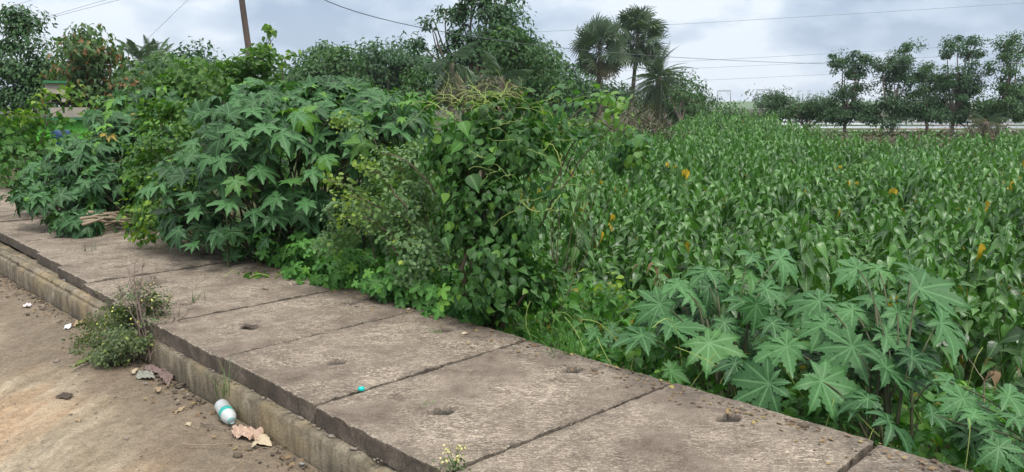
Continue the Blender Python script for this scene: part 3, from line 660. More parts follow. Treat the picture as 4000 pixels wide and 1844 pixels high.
# ------------------------------------------------------------------ shrubs and creepers by the drain
def shrub(name, label, cat, blobs, root, leaf, size, mat, seed, cover=3., clump=None, young=.06, yellow=0., stems='woody', trunk=.012, group=None, up=.7, out=.7, droop=.5, shell=.45, ragged=.3, twigs=30, zmin=None, part='foliage', split=.2, rnd=.45):
    r = np.random.default_rng(seed); area = sum(pi * b[1][0] * b[1][2] for b in blobs); n = int(cover * area / (size * size * .45)); clump = clump or size * 2.2
    ncl = max(8, int(area / (clump * clump * 3))); root = np.asarray(root, float); th = thing(name, label, cat, root, group)
    Pp, O, cc, k = blob_points(r, blobs, n, ncl, clump, shell, zmin=zmin, ragged=ragged)
    mb = MB(); scatter(mb, r, leaf, Pp, O, size, up=up, out=out, rnd=rnd, tint=tints(r, len(Pp), young, yellow), droop=droop); mb.build(part, M[mat], th)
    tb = MB(); limbs(tb, r, root, blobs, trunk, cc, 6, twigs, split); tb.build('stems', M[stems], th)
    return th, r, cc, blobs
# grey green small-leaved shrub
th, r_, cc, _ = shrub('small_leaved_shrub', 'grey green small-leaved shrub between the castor bush and the creeper stump', 'shrub', B_([(1530, 740, 160, 120, 5.5, .4), (1400, 850, 150, 140, 5.4, .3), (1600, 850, 160, 170, 5.2, .3), (1650, 640, 120, 90, 5.4, .3), (1600, 1000, 120, 110, 5.0, .2), (1560, 640, 90, 60, 5.6, .3)]),
      ST(4.5, 3.25, -.4), T_OVAL, .032, 'small', 31, 3.2, .07, young=.07, ragged=.45, twigs=90)
bt = MB()
for a, b, s in [((1560, 1010, 5.0), (1280, 700, 5.0), .12), ((1640, 900, 5.0), (1330, 770, 4.9), .05), ((1600, 1000, 5.0), (1330, 850, 4.9), .1), ((1590, 830, 4.95), (1400, 640, 4.95), .07), ((1700, 760, 5), (1490, 600, 5), .08)]:
    c_ = curve(P(*a), P(*b), s, 14, jit=.008, r=r_); bt.tube(c_, np.linspace(.007, .003, 14), 5)
    n_ = 70; i_ = r_.integers(3, 14, n_); q = c_[i_] + r_.normal(size=(n_, 3)) * .025
bt.build('arching_stems', M['woody'], th)
fb = MB()
for a, b, s in [((1560, 1010, 5.0), (1280, 700, 5.0), .12), ((1640, 900, 5.0), (1330, 770, 4.9), .05), ((1600, 1000, 5.0), (1330, 850, 4.9), .1), ((1590, 830, 4.95), (1400, 640, 4.95), .07), ((1480, 560, 5.3), (1300, 470, 5.4), .05)]:
    c_ = curve(P(*a), P(*b), s, 26); n_ = 150; i_ = (26 * r_.random(n_) ** .8).astype(int); q = c_[i_] + r_.normal(size=(n_, 3)) * .03
    ti = tints(r_, n_, .0); ti[:, 1] = np.clip((i_ / 26) ** 2 * r_.uniform(.5, 1.1, n_), 0, 1); scatter(fb, r_, T_OVAL, q, norm(r_.normal(size=(n_, 3))), .034, tint=ti)
fb.build('young_leaves', M['small'], th)

# gourd creeper along the slab edge
gb = []
rg = np.random.default_rng(77)
for s in np.arange(3.55, 5.9, .16):
    gb.append((ST(s, 3.08 + rg.uniform(-.03, .10), .04 + rg.uniform(-.05, .10)), np.array([.17, .15, rg.uniform(.13, .27)])))
shrub('gourd_creeper', 'bright green gourd creeper with five-pointed leaves along the slab edge', 'creeper', gb, ST(4.8, 3.2, -.4), T_GOURD, .070, 'gourd', 32, 3.4, .07, young=.08, stems='stem', trunk=.004, up=.35, out=1.0, droop=.9, zmin=.005, shell=.3, twigs=30)
# creeper covered stump
sb = B_([(1890, 520, 190, 110, 4.95, .34), (1890, 680, 150, 140, 4.8, .28), (1910, 860, 150, 150, 4.65, .25), (1950, 1020, 160, 140, 4.55, .22), (2020, 1160, 170, 110, 4.45, .2), (1870, 1140, 90, 90, 4.5, .16), (1960, 430, 150, 50, 4.95, .28), (2040, 560, 80, 110, 4.85, .2), (1790, 560, 80, 110, 4.9, .2), (1820, 930, 75, 110, 4.75, .15), (1850, 780, 90, 90, 4.8, .18)])
th, r_, cc, _ = shrub('creeper_covered_stump', 'tall stump smothered by heart-leaved creeper, yellow tendrils on its top', 'creeper', sb, ST(3.55, 3.3, -.45), T_HEART, .050, 'stumpleaf', 33, 4.2, .085, young=.07, stems='woody', trunk=.05, up=.35, out=1.0, droop=.95, shell=.55, zmin=-.3, twigs=40)
bl = MB()     # a few big leaves
for (x, y, s, dx, dy, t) in [(1808, 480, .070, .2, .8, .9), (1800, 560, .068, -.7, .9, .8), (1840, 690, .085, .3, .9, .1), (1930, 620, .066, -.8, .3, .4), (2140, 625, .066, .8, .4, .5), (2115, 800, .05, .1, .9, .3), (1740, 930, .055, .2, .9, .2), (2120, 690, .052, .9, .1, .6), (1900, 1170, .045, .1, .9, .5), (2000, 1010, .045, .3, .9, .5)]:
    q = P(x, y, 4.35)[None]; bl.inst(T_HEART, q, norm(np.array([[dx * .3, -.8, .55]])), norm(np.array([[dx, .1, -dy]])), np.array([s * 1.2]), np.array([[t, .0, 0]]))
bl.build('large_leaves', M['heart'], th)
td = MB()
def tendrils(mb, r, c0, rad, n, L, rr=.0028, lift=.5):
    for _ in range(n):
        a = c0 + r.normal(size=3) * rad; d = norm(np.array([r.normal(), r.normal() * .5, abs(r.normal()) * lift])); p = [a]
        for k in range(9): d = norm(d + r.normal(size=3) * .25 - UP * .13); p.append(p[-1] + d * L / 9)
        mb.tube(np.array(p), np.linspace(rr, rr * .45, 10), 4, cap=False)
tendrils(td, r_, P(1930, 385, 4.75), np.array([.17, .12, .03]), 40, .20, .0017)
tendrils(td, r_, P(1770, 410, 4.8), np.array([.10, .1, .03]), 22, .22, .0019); tendrils(td, r_, P(1960, 560, 4.4), np.array([.15, .04, .2]), 16, .18, .0016, .2); tendrils(td, r_, P(2150, 700, 4.4), np.array([.12, .04, .12]), 10, .2, .0016, .3)
for a, b, s in [((1600, 410, 5.2), (1780, 470, 4.8), .06), ((1680, 385, 5), (1800, 400, 4.8), .04), ((1830, 330, 4.9), (1900, 400, 4.8), .02), ((1990, 310, 4.9), (1955, 380, 4.8), -.01), ((2120, 590, 4.5), (2195, 660, 4.5), .09), ((2190, 600, 4.5), (2190, 640, 4.5), .0), ((2190, 760, 4.4), (2040, 790, 4.4), -.08)]:
    td.tube(curve(P(*a), P(*b), s, 12, jit=.005, r=r_), .0030, 4)
td.build('tendrils', M['tendril'], th)
# arching round-leaved shrub to the right of the stump
rb = B_([(2200, 425, 150, 45, 5.2, .18), (2330, 405, 120, 40, 5.2, .18), (2420, 460, 75, 50, 5.1, .16), (2130, 490, 80, 50, 5.2, .18), (2200, 580, 60, 60, 5.3, .15), (2360, 560, 80, 50, 5.3, .2), (2160, 700, 50, 60, 5.2, .12), (2470, 590, 50, 80, 5.2, .15)])
th, r_, cc, _ = shrub('round_leaved_shrub', 'arching shrub with round grey green leaves right of the creeper stump, lime green shoot tips', 'shrub', rb, ST(3.4, 3.7, -.5), T_ROUND, .050, 'round', 34, 1.9, .07, young=.08, trunk=.006, ragged=.5, up=.4, out=.8, twigs=50, shell=.2)
ys = MB(); q, O, _, _ = blob_points(r_, B_([(2370, 385, 100, 22, 5.1, .12), (2440, 450, 50, 45, 5.0, .1), (2480, 600, 30, 90, 5.05, .1), (2330, 400, 70, 25, 5.1, .1), (2510, 590, 20, 40, 5.0, .08)]), 130, 46, .05, .2)
ti = tints(r_, len(q)); ti[:, 1] = r_.uniform(.25, .8, len(q)); scatter(ys, r_, T_ROUND, q, O, .048, tint=ti, up=.5, out=.6, droop=.9); ys.build('young_leaves', M['round'], th)
ab = MB()
for a, b, s in [((2100, 900, 5.2), (2470, 430, 5.1), .10), ((2120, 800, 5.2), (2420, 400, 5.15), .14), ((2050, 700, 5.2), (2350, 390, 5.2), .1), ((2350, 480, 5.1), (2520, 620, 5.05), .03), ((2400, 560, 5.1), (2500, 480, 5.1), .03)]:
    ab.tube(curve(P(*a), P(*b), s, 12, jit=.006, r=r_), np.linspace(.006, .003, 12), 5)
ab.build('arching_stems', M['woody'], th)
# lime green low bush at the foot of the biggest castor (left)
shrub('lime_bush', 'low lime green bush on the slabs at the left foot of the biggest castor', 'bush', B_([(610, 880, 90, 60, 6.9, .25), (680, 960, 70, 40, 6.5, .18), (640, 800, 90, 70, 7.2, .3), (700, 720, 90, 100, 7.4, .3)]), ST(7.3, 3.1, -.2), T_OVAL, .05, 'bright', 35, 3.2, .08, young=.35, trunk=.008, zmin=.01, twigs=30)
shrub('bramble_bush', 'mid green tangled bush filling the gap between the two large castor bushes', 'bush', B_([(700, 560, 110, 150, 8.3, .5), (620, 660, 120, 140, 8.2, .4), (760, 470, 90, 90, 8.5, .4), (560, 760, 90, 70, 8.0, .3)]), ST(8.2, 3.5, -.5), T_OVAL, .055, 'bright', 36, 3.2, .1, young=.08, trunk=.012)
shrub('creeper_mound', 'high mound of pale creeper below the leaning pole', 'creeper', B_([(850, 330, 170, 100, 11, .8), (1010, 320, 130, 80, 11, .8), (700, 410, 150, 90, 10.5, .7), (1090, 400, 90, 90, 11, .7), (1000, 240, 60, 40, 11, .4), (900, 450, 200, 100, 10.5, .7), (780, 290, 60, 40, 10.8, .4)]), P(900, 700, 10.9) * [1, 1, 0] + [0, 0, -.6], T_HEART, .068, 'bright', 37, 3.2, .17, young=.04, trunk=.03, up=.45, out=.8, ragged=.45)
shrub('climbing_shoot', 'tall creeper shoot bending right beside the leaning pole', 'creeper', B_([(1062, 108, 24, 22, 11, .1), (1040, 150, 20, 30, 11, .1), (1030, 190, 32, 26, 11, .12), (1085, 130, 14, 16, 11, .06), (1020, 225, 30, 30, 11, .12)]), P(1020, 300, 11), T_HEART, .085, 'bright', 38, 2.0, .07, young=.2, trunk=.010, up=.4, out=.9, split=.6, shell=.1)
shrub('climbing_shoot', 'small loose shoot above the creeper mound, right of the tall bending one', 'creeper', B_([(1125, 215, 30, 16, 11, .1), (1150, 200, 14, 8, 11, .06), (1105, 240, 20, 14, 11, .1)]), P(1100, 290, 11), T_HEART, .07, 'bright', 39, 1.3, .06, young=.5, trunk=.006, up=.4, out=.9, split=.6, shell=.1)
shrub('creeper_hedge', 'dense hedge of creeper at the left edge in front of the green house', 'hedge', B_([(40, 520, 150, 90, 12.8, .8), (60, 640, 190, 110, 12.8, .9), (190, 620, 60, 60, 12.6, .6), (-60, 560, 120, 150, 13, .8), (180, 690, 110, 70, 12.2, .6), (200, 460, 50, 30, 12.8, .4), (0, 700, 150, 50, 12.2, .5)]), P(60, 730, 12.9) * [1, 1, 0] + [0, 0, -.5], T_HEART, .10, 'heart', 40, 3.0, .20, young=.10, trunk=.03, up=.45, out=.9)
shrub('lime_creeper', 'lime green creeper crowning the hedge in front of the weathered shed wall', 'creeper', B_([(130, 420, 70, 30, 12.4, .4), (200, 410, 45, 35, 12.2, .3), (310, 395, 45, 25, 12.2, .3), (20, 450, 80, 25, 12.5, .4)]), P(180, 470, 12.4), T_HEART, .085, 'bright', 41, 2.6, .14, young=.5, trunk=.01, up=.5)
# yellow green band of low creeper on the far left of slab edge etc.
shrub('dark_bush', 'dark bush standing behind the biggest castor bush on its right', 'bush', B_([(1500, 430, 80, 70, 9, .4), (1600, 430, 70, 50, 9, .4)]), P(1520, 600, 9.1) * [1, 1, 0] + [0, 0, -.6], T_HEART, .09, 'heart', 42, 2.8, .15, young=.03, trunk=.02)

# ------------------------------------------------------------------ weed at the kerb
th, r_, cc, _ = shrub('kerbside_weed', 'bushy grey green weed with dry upright stalks growing out of the kerb foot', 'weed', [(G(430, 1330, -.15) + [0, .1, .06], np.array([.17, .2, .11])), (G(560, 1330, -.12) + [0, 0, .1], np.array([.20, .2, .17])), (G(350, 1330, -.2) , np.array([.12, .12, .07])), (G(500, 1290, -.1) + [0, .05, .12], np.array([.18, .16, .16])), (G(470, 1400, -.2), np.array([.18, .10, .05])), (G(360, 1375, -.21), np.array([.14, .10, .05])), (G(420, 1380, -.2), np.array([.16, .12, .08]))],
      G(560, 1390, -.23), T_OVAL, .018, 'weed', 51, 3.4, .04, young=.05, stems='drystem', trunk=.005, ragged=.5, twigs=80, zmin=-.24, split=.1)
sk = MB(); fl = MB()
def stalk(a, b, sag=.02, side=(0, 0, 0), pods=8):
    c_ = curve(a, b, sag, 12, side=side, jit=.004, r=r_); sk.tube(c_, np.linspace(.0046, .0022, 12), 4)
    for k in range(pods):
        i = r_.integers(4, 12); d = norm(np.array([r_.normal(), r_.normal() * .5, .9])); e = c_[i] + d * r_.uniform(.025, .055)
        sk.tube(np.array([c_[i], c_[i] + (e - c_[i]) * .4 + r_.normal(size=3) * .004, e]), [.0014, .0026, .0014], 3)
kb = G(580, 1400, -.22); 
for (x, y, Y) in [(497, 1045, 4.6), (525, 1030, 4.65), (590, 1090, 4.7), (500, 1100, 4.6), (545, 1130, 4.6), (640, 1180, 4.6), (590, 1160, 4.6), (700, 1230, 4.5), (740, 1210, 4.5), (610, 1060, 4.75), (470, 1140, 4.6), (560, 1010, 4.7), (445, 1100, 4.7), (680, 1150, 4.6)]:
    st0 = kb + r_.normal(size=3) * [.06, .04, 0]; tp = P(x, y, Y); stalk(st0, tp, r_.uniform(.0, .03), side=(r_.normal() * .02, 0, 0), pods=11)
sk.build('dry_stalks', M['deadtwig'], th)
n_ = 60; q, O, _, _ = blob_points(r_, [(G(520, 1250, .0) + [0, 0, .1], np.array([.25, .2, .16]))], n_, 30, .05, .6); ti = np.zeros((len(q), 3)); ti[:, 1] = 1; ti[:, 0] = 1
scatter(fl, r_, T_OVAL, q, O, .013, tint=ti); fl.build('blossom', simple('yellow petals', (.55, .55, .12)), th)

def tuft(name, label, cat, base, n, h, wdt, mat, seed, lean=.3, group=None):
    r = np.random.default_rng(seed); mb = MB(); base = np.asarray(base)
    for _ in range(n):
        d = norm(np.array([r.normal() * lean, r.normal() * lean, 1])); hh = h * r.uniform(.5, 1.1); b = base + r.normal(size=3) * [wdt, wdt, 0]
        side = norm(np.cross(d, r.normal(size=3))); k = 6; t = np.linspace(0, 1, k)[:, None]
        bend = norm(np.array([r.normal(), r.normal(), 0])) * hh * r.uniform(.1, .45); c_ = b + d * hh * t + bend * t ** 2; w_ = .0026 * (1 - t ** 2) + .0004
        co = np.stack([c_ - side * w_, c_ + side * w_], 1).reshape(-1, 3); f = [(2 * i, 2 * i + 1, 2 * i + 3, 2 * i + 2) for i in range(k - 1)]
        mb.add(co, f, tint=(r.random(), 0, 0, 0))
    o = mb.build(name, M[mat], loc=tuple(base)); return tag(o, label, cat, group)
tuft('grass_tuft', 'thin grass tuft on the kerb ledge just behind the plastic bottle', 'grass tuft', G(880, 1548, -.10), 16, .20, .018, 'weed', 61)
tuft('grass_tuft', 'fresh green sprout in the slab pocket right of the turquoise cap', 'grass tuft', G(1660, 1600, -.02), 14, .045, .008, 'jute', 62, .5)
tuft('grass_tuft', 'sprout in the pocket of the slab nearest the creeper stump', 'grass tuft', G(1712, 1305, -.01), 16, .03, .02, 'jute', 63, 1.)
tuft('grass_tuft', 'sprigs in the pocket behind the dry weed stalks', 'grass tuft', G(760, 1185, -.01), 10, .10, .03, 'weed', 64, .3)
tuft('grass_tuft', 'sprigs in the slab pocket near the upper corner gap', 'grass tuft', G(340, 985, -.01), 9, .09, .03, 'weed', 65, .3)
tuft('grass_tuft', 'pale grass blades at the slab edge left of the castor plants', 'grass tuft', P(2240, 1390, 4.0), 46, .24, .07, 'bright', 66, .5)
tuft('grass_tuft', 'grass blades arching at the foot of the creeper stump', 'grass tuft', P(2130, 1340, 4.2), 34, .20, .08, 'bright', 67, .6)
# flowering sprig in the joint
r_ = np.random.default_rng(8); b0 = G(1775, 1835, -.01); th = thing('flowering_sprig', 'small sprig with pale yellow flowers in the slab joint at the bottom edge', 'weed', b0)
s1 = MB(); l1 = MB(); f1 = MB()
for k in range(9):
    e = b0 + np.array([r_.normal() * .022, r_.normal() * .02, r_.uniform(.03, .10)]); s1.tube(curve(b0, e, .005, 6), .0012, 4)
    q = e + r_.normal(size=(7, 3)) * [.008, .008, .006]; scatter(f1, r_, T_OVAL, q, norm(r_.normal(size=(7, 3))), .009, tint=tints(r_, 7))
q = b0 + r_.normal(size=(60, 3)) * [.025, .02, .015] + [0, 0, .02]; scatter(l1, r_, T_OVAL, q, norm(r_.normal(size=(60, 3))), .016, tint=tints(r_, 60))
s1.build('stems', M['stem'], th); l1.build('foliage', M['weed'], th); f1.build('flowers', simple('pale yellow petals', (.62, .58, .22)), th)

# ------------------------------------------------------------------ undergrowth between slabs and field (ground cover nobody could count)
r = np.random.default_rng(91); n = 17000
s = r.uniform(-1.2, 8, n); t = 3.0 + 1.9 * r.random(n) ** 1.25
p2 = np.stack([s, t], 1); h = np.interp(t, [3.0, 3.2, 3.6, 4.3, 5], [-.13, -.08, .0, -.04, -.25]) + (fbm(p2 * 2.6, 15) - .5) * .30
hs = np.interp(s, [1.6, 2.6, 8], [-.14, 0., .05]); h = h + hs; base_z = np.interp(t, [3., 3.3, 4.2, 5.2], [-.42, -.50, -.85, -1.])
zz = h - (h - base_z) * r.random(n) ** 2.2 * .9
m_ = (fbm(p2 * 1.7, 44) > .36) | (r.random(n) < .35); xy = s[:, None] * SD + t[:, None] * TD; Pp = np.column_stack([xy, zz])[m_]
ug = MB(); nn = len(Pp); O = norm(r.normal(size=(nn, 3)) + [-.3, -.8, .3]); k = r.random(nn); ti = tints(r, nn, .14, .02, .7)
scatter(ug, r, T_HEART, Pp[k < .55], O[k < .55], .058, tint=ti[k < .55], up=.7, out=.6, droop=.5)
scatter(ug, r, T_OVAL, Pp[(k >= .55) & (k < .85)], O[(k >= .55) & (k < .85)], .045, tint=ti[(k >= .55) & (k < .85)])
scatter(ug, r, T_LANCE, Pp[k >= .85], O[k >= .85], .085, tint=ti[k >= .85], droop=-.2)
tag(ug.build('undergrowth', M['gourd']), kind='stuff')
# wiry stems in the undergrowth
us = MB()
for _ in range(150):
    a = ST(r.uniform(.2, 4.2), r.uniform(3.1, 4.4), r.uniform(-.5, -.2)); d = norm(np.array([r.normal(), r.normal() * .5, 1.2])); us.tube(curve(a, a + d * r.uniform(.2, .5), .05, 8, side=r.normal(size=3) * .05), .0022, 4, cap=False)
tag(us.build('undergrowth_stems', M['tendril']), kind='stuff')
shrub('withered_plant', 'withered brown plant in the undergrowth left of the castor plants', 'dead plant', B_([(2590, 1130, 18, 45, 4.9, .06), (2570, 1060, 14, 40, 4.9, .05), (2545, 1180, 22, 30, 4.8, .06)]), P(2580, 1260, 4.9), T_LANCE2, .07, 'dry', 71, 1.5, .06, stems='drystem', trunk=.004, split=.5, shell=.1, droop=1.5)
shrub('withered_plant', 'withered drooping stalk in the undergrowth right of the castor plants', 'dead plant', B_([(3890, 1440, 22, 45, 3.5, .05), (3760, 1390, 18, 35, 3.6, .05)]), P(3850, 1560, 3.5), T_LANCE2, .06, 'dry', 72, 1.3, .05, stems='drystem', trunk=.004, split=.5, shell=.1, droop=1.5)
# yellow green sprig
shrub('yellow_sprig', 'yellow green leafy sprig in the undergrowth beside the withered plant', 'weed', B_([(2370, 1110, 60, 20, 4.9, .1), (2300, 1060, 50, 20, 4.9, .1), (2420, 1160, 40, 25, 4.8, .1)]), P(2370, 1230, 4.9), T_OVAL, .045, 'bright', 73, 1.3, .05, young=.9, stems='stem', trunk=.004, split=.4, shell=.1)

# ------------------------------------------------------------------ field of leafy plants
def plant_mesh(seed, nl, tplv, lsize, h=1.0, yellow=.02, extra_low=0):
    r = np.random.default_rng(seed); f = MB(); s = MB()
    lean = np.array([r.normal() * .05, r.normal() * .05, 0]); t = np.linspace(0, 1, 7)[:, None]; c_ = np.array([0, 0, h]) * t + lean * t ** 2
    s.tube(c_, np.linspace(.009, .0035, 7), 5, tint=(.3, 0, 0, 0))
    for k in range(nl):
        u = .14 + .86 * (k / (nl - 1)) ** .62; a = k * 2.4 + r.uniform(-.4, .4); q = np.array([0, 0, h * u]) + lean * u * u
        top = u > .93; el = .35 if not top else .75
        d = np.array([math.cos(a), math.sin(a), el]); pl = (.04 + .075 * (1 - u)) * (0.4 if top else 1)
        e = q + norm(d) * pl * r.uniform(.7, 1.6)
        sz = lsize * (1.12 - .45 * max(0, u - .7) / .3) * r.uniform(.75, 1.2)
        N_ = norm(np.array([math.cos(a) * .35, math.sin(a) * .35, .85]) + r.normal(size=3) * .35); T_ = norm(np.array([math.cos(a), math.sin(a), .30 - .75 * r.random() - .3 * (1 - u)]) + r.normal(size=3) * .2)
        yl = (r.random() < yellow) and .3 < u < .82
        if yl: T_ = norm(T_ * [.3, .3, 1] - UP); N_ = norm(np.array([math.cos(a), math.sin(a), .2]))
        ti = np.array([[r.beta(1.5, 1.8), (.55 if u > .86 else .0) * r.random() + .10 * r.random(), .9 if yl else 0.]])  # paler top leaves: young growth, with the lit canopy tops painted in
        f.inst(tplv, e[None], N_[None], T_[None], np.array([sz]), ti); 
    return f, s
r = np.random.default_rng(123); proto = []
for k in range(10):
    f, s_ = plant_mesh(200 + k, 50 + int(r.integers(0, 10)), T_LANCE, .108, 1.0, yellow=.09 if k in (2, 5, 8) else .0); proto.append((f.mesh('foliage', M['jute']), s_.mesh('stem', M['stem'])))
pos = []
for y in np.arange(3.2, 36, .275):
    sp_ = .275 if y < 16 else .30
    for x in np.arange(-.3 - (.16 * y if y < 13 else 0), .74 * y + 1.2, sp_):
        xx = x + r.uniform(-.11, .11); yy = y + r.uniform(-.11, .11); p = np.array([xx, yy]); tt = p @ TD; ss = p @ SD; q_ = xx / yy
        if tt < 4.22 + .35 * math.sin(ss * 1.9) + .25 * r.random() or q_ < (-.19 if yy < 13 else -.03) or yy < 3.9: continue
        end = 22 + 4 * vnoise([[xx * .3, 0.]], 5)[0] + np.interp(q_, [.18, .24, .33, .40], [0, 12, 12, 0])
        if yy > end: continue
        g = vnoise([[xx * .9, yy * 1.3]], 61)[0]
        if g < .22 and r.random() < .9: continue
        if vnoise([[xx * .42, yy * .55]], 88)[0] < .24 and r.random() < .6: continue
        if math.sin((xx * .82 - yy * .57) * 2 * pi / 1.1) < -.80 and r.random() < .7: continue
        pos.append((yy, xx, g))
pos.sort()
hh = lambda xx, yy: 1.22 + .26 * (fbm(np.array([[xx * .5, yy * .5]]), 71, 3)[0] - .5) * 2 + (.14 if .2 < xx / yy < .40 and yy > 8 else 0)
LBL = 'leafy upright field plant with pointed drooping leaves, one of the crowd filling the field'
nind = 290
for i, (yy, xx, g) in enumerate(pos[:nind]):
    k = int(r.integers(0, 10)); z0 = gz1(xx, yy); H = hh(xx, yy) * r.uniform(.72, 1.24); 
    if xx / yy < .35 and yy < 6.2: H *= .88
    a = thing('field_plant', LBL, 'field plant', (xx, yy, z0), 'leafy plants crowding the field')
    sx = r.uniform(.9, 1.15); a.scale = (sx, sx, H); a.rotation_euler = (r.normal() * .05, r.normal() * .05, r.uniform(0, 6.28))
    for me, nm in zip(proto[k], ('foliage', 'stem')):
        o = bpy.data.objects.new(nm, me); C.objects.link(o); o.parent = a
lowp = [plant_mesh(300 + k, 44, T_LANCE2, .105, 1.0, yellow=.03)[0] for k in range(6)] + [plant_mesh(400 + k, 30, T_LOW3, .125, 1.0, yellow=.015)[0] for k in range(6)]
flat = []
for f in lowp: flat.append((np.concatenate(f.co), np.concatenate(f.lo).astype(np.int32), np.concatenate(f.ct).astype(np.int32), np.concatenate(f.uv), np.concatenate(f.ti)))
big = MB()
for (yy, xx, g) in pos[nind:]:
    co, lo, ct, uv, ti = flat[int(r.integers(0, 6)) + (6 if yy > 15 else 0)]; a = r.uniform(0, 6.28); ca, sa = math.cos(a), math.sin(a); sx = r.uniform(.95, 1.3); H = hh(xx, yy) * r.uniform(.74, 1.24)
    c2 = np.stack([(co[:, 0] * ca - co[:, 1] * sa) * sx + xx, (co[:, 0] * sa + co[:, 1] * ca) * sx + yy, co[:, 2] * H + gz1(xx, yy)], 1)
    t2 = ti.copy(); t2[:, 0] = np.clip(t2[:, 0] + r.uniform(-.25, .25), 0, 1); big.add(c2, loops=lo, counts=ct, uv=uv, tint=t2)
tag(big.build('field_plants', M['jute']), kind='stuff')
print('field plants', len(pos))
# ------------------------------------------------------------------ trees behind
tree('dark_tree', 'dark green tree at the left edge with a rounded separate top clump', 'tree', 19, (70, 500), [(95, 75, 70, 38), (110, 110, 55, 30), (60, 110, 35, 35), (75, 170, 80, 50), (40, 240, 90, 70), (150, 205, 50, 30), (60, 330, 150, 90), (170, 290, 70, 60), (10, 400, 110, 70), (140, 380, 90, 50), (25, 145, 30, 30)], T_TREE, .13, 'fardark', 3.4, .22, 101, .13, young=.25, ragged=.4)
tree('reddening_tree', 'rounded tree with rusty reddish young leaf clusters beside the dark tree', 'tree', 17, (350, 560), [(320, 100, 40, 25), (290, 120, 35, 18), (350, 140, 60, 40), (330, 190, 100, 60), (300, 260, 90, 80), (400, 250, 80, 70), (430, 190, 30, 25), (350, 350, 110, 80), (450, 360, 80, 50), (270, 330, 60, 60), (380, 430, 110, 60), (500, 350, 40, 30)], T_LANCE2, .17, 'mango', 3.0, .24, 102, .12, young=.2, yellow=.16, ragged=.4)
tree('tree', 'bushy tree with broad pale leaves left of the creeper mound', 'tree', 22, (700, 520), [(680, 250, 60, 40), (640, 290, 60, 50), (730, 270, 50, 40), (700, 330, 100, 60), (600, 350, 70, 50), (500, 300, 40, 40)], T_LANCE2, .22, 'far', 3, .3, 103, .12, young=.3)
tree('tree', 'dark rounded tree low behind the coconut palms', 'tree', 34, (560, 420), [(560, 330, 90, 60), (650, 290, 80, 60), (760, 240, 50, 28), (800, 270, 80, 50), (870, 260, 50, 35), (480, 350, 60, 40), (720, 330, 110, 60), (950, 320, 120, 60), (860, 330, 90, 60)], T_TREE, .26, 'fardark', 3.2, .45, 104, .2)
tree('pale_tree', 'pale willowy treetop above the hedge line, right of the leaning pole', 'tree', 36, (1290, 420), [(1280, 175, 45, 28), (1300, 200, 55, 30), (1240, 210, 30, 25), (1270, 250, 60, 35), (1330, 190, 25, 20)], T_LANCE2, .26, 'far', 2.0, .3, 105, .15, young=.4, ragged=.6)
tree('wood_tree', 'broad tree of the thick wood, directly under the pale willowy top', 'tree', 33, (1300, 440), [(1260, 270, 80, 60), (1350, 280, 80, 55), (1240, 330, 90, 60), (1400, 300, 80, 60), (1330, 360, 120, 60), (1150, 310, 60, 50), (1120, 350, 80, 50)], T_TREE, .24, 'far', 3.2, .42, 106, .2, ragged=.4)
tree('wood_tree', 'dark topped tree of the thick wood, left of the tall clumpy tree', 'tree', 35, (1480, 440), [(1440, 240, 60, 35), (1490, 215, 60, 40), (1550, 225, 60, 35), (1470, 290, 80, 50), (1560, 280, 70, 50), (1510, 350, 110, 60), (1610, 260, 50, 45)], T_TREE, .25, 'fardark', 3.2, .42, 107, .2, ragged=.4)
for k_, (x_, y_, lab_) in enumerate([(1180, 330, 'dark full tree closing the back of the wood at its left end'), (1390, 290, 'dark full tree at the back of the wood under the pale willowy top'), (1590, 290, 'dark full tree at the back of the wood left of the tall clumpy tree'), (1830, 300, 'dark full tree at the back of the wood behind the weeping palm'), (2170, 330, 'dark full tree closing the right back of the wood'), (800, 330, 'dark full tree behind the creeper mound and the pole')]):
    tree('wood_tree', lab_, 'tree', 44, (x_, 450), [(x_ - 60, y_, 80, 60), (x_ + 50, y_ - 10, 80, 60), (x_, y_ - 25, 70, 50), (x_ - 90, y_ + 60, 90, 60), (x_ + 80, y_ + 60, 90, 60), (x_, y_ + 50, 90, 70)], T_TREE, .34, 'fardark', 3., .5, 220 + k_, .2, ragged=.3, twigs=10)
tree('wood_tree', 'lower mid green tree of the thick wood behind the castor tops', 'tree', 25, (1600, 460), [(1560, 370, 70, 45), (1640, 350, 60, 60), (1620, 420, 80, 40), (1500, 400, 60, 40), (1400, 380, 80, 50), (1300, 400, 90, 40), (1200, 390, 90, 45)], T_TREE, .17, 'far', 3.2, .3, 108, .14, young=.15)
tree('tall_tree', 'tall clumpy tree whose top leaves the picture, sky showing between its clumps', 'tree', 27, (1860, 480), [(1850, -30, 90, 55), (1950, -40, 80, 50), (1790, 30, 50, 45), (1870, 60, 70, 50), (1960, 30, 60, 35), (1980, 20, 60, 45), (1680, 100, 40, 16), (1690, 130, 35, 25), (1610, 160, 45, 30), (1690, 75, 25, 20), (1740, 60, 25, 50), (1790, 120, 40, 30), (1850, 150, 70, 50), (1930, 120, 60, 50), (2020, 110, 60, 55), (2040, 150, 50, 40), (1960, 200, 90, 50), (1860, 240, 90, 60), (1780, 200, 50, 50)], T_TREE, .18, 'fardark', 2.9, .27, 109, .2, twigs=50, ragged=.4, shell=.25)
tree('wood_tree', 'tall dense dark tree rising just behind and right of the tall clumpy tree', 'tree', 30, (2010, 480), [(1990, 70, 60, 40), (2010, 130, 90, 60), (2050, 190, 90, 70), (1950, 220, 90, 80), (2080, 260, 100, 70)], T_TREE, .20, 'fardark', 3.2, .3, 209, .2, ragged=.35)
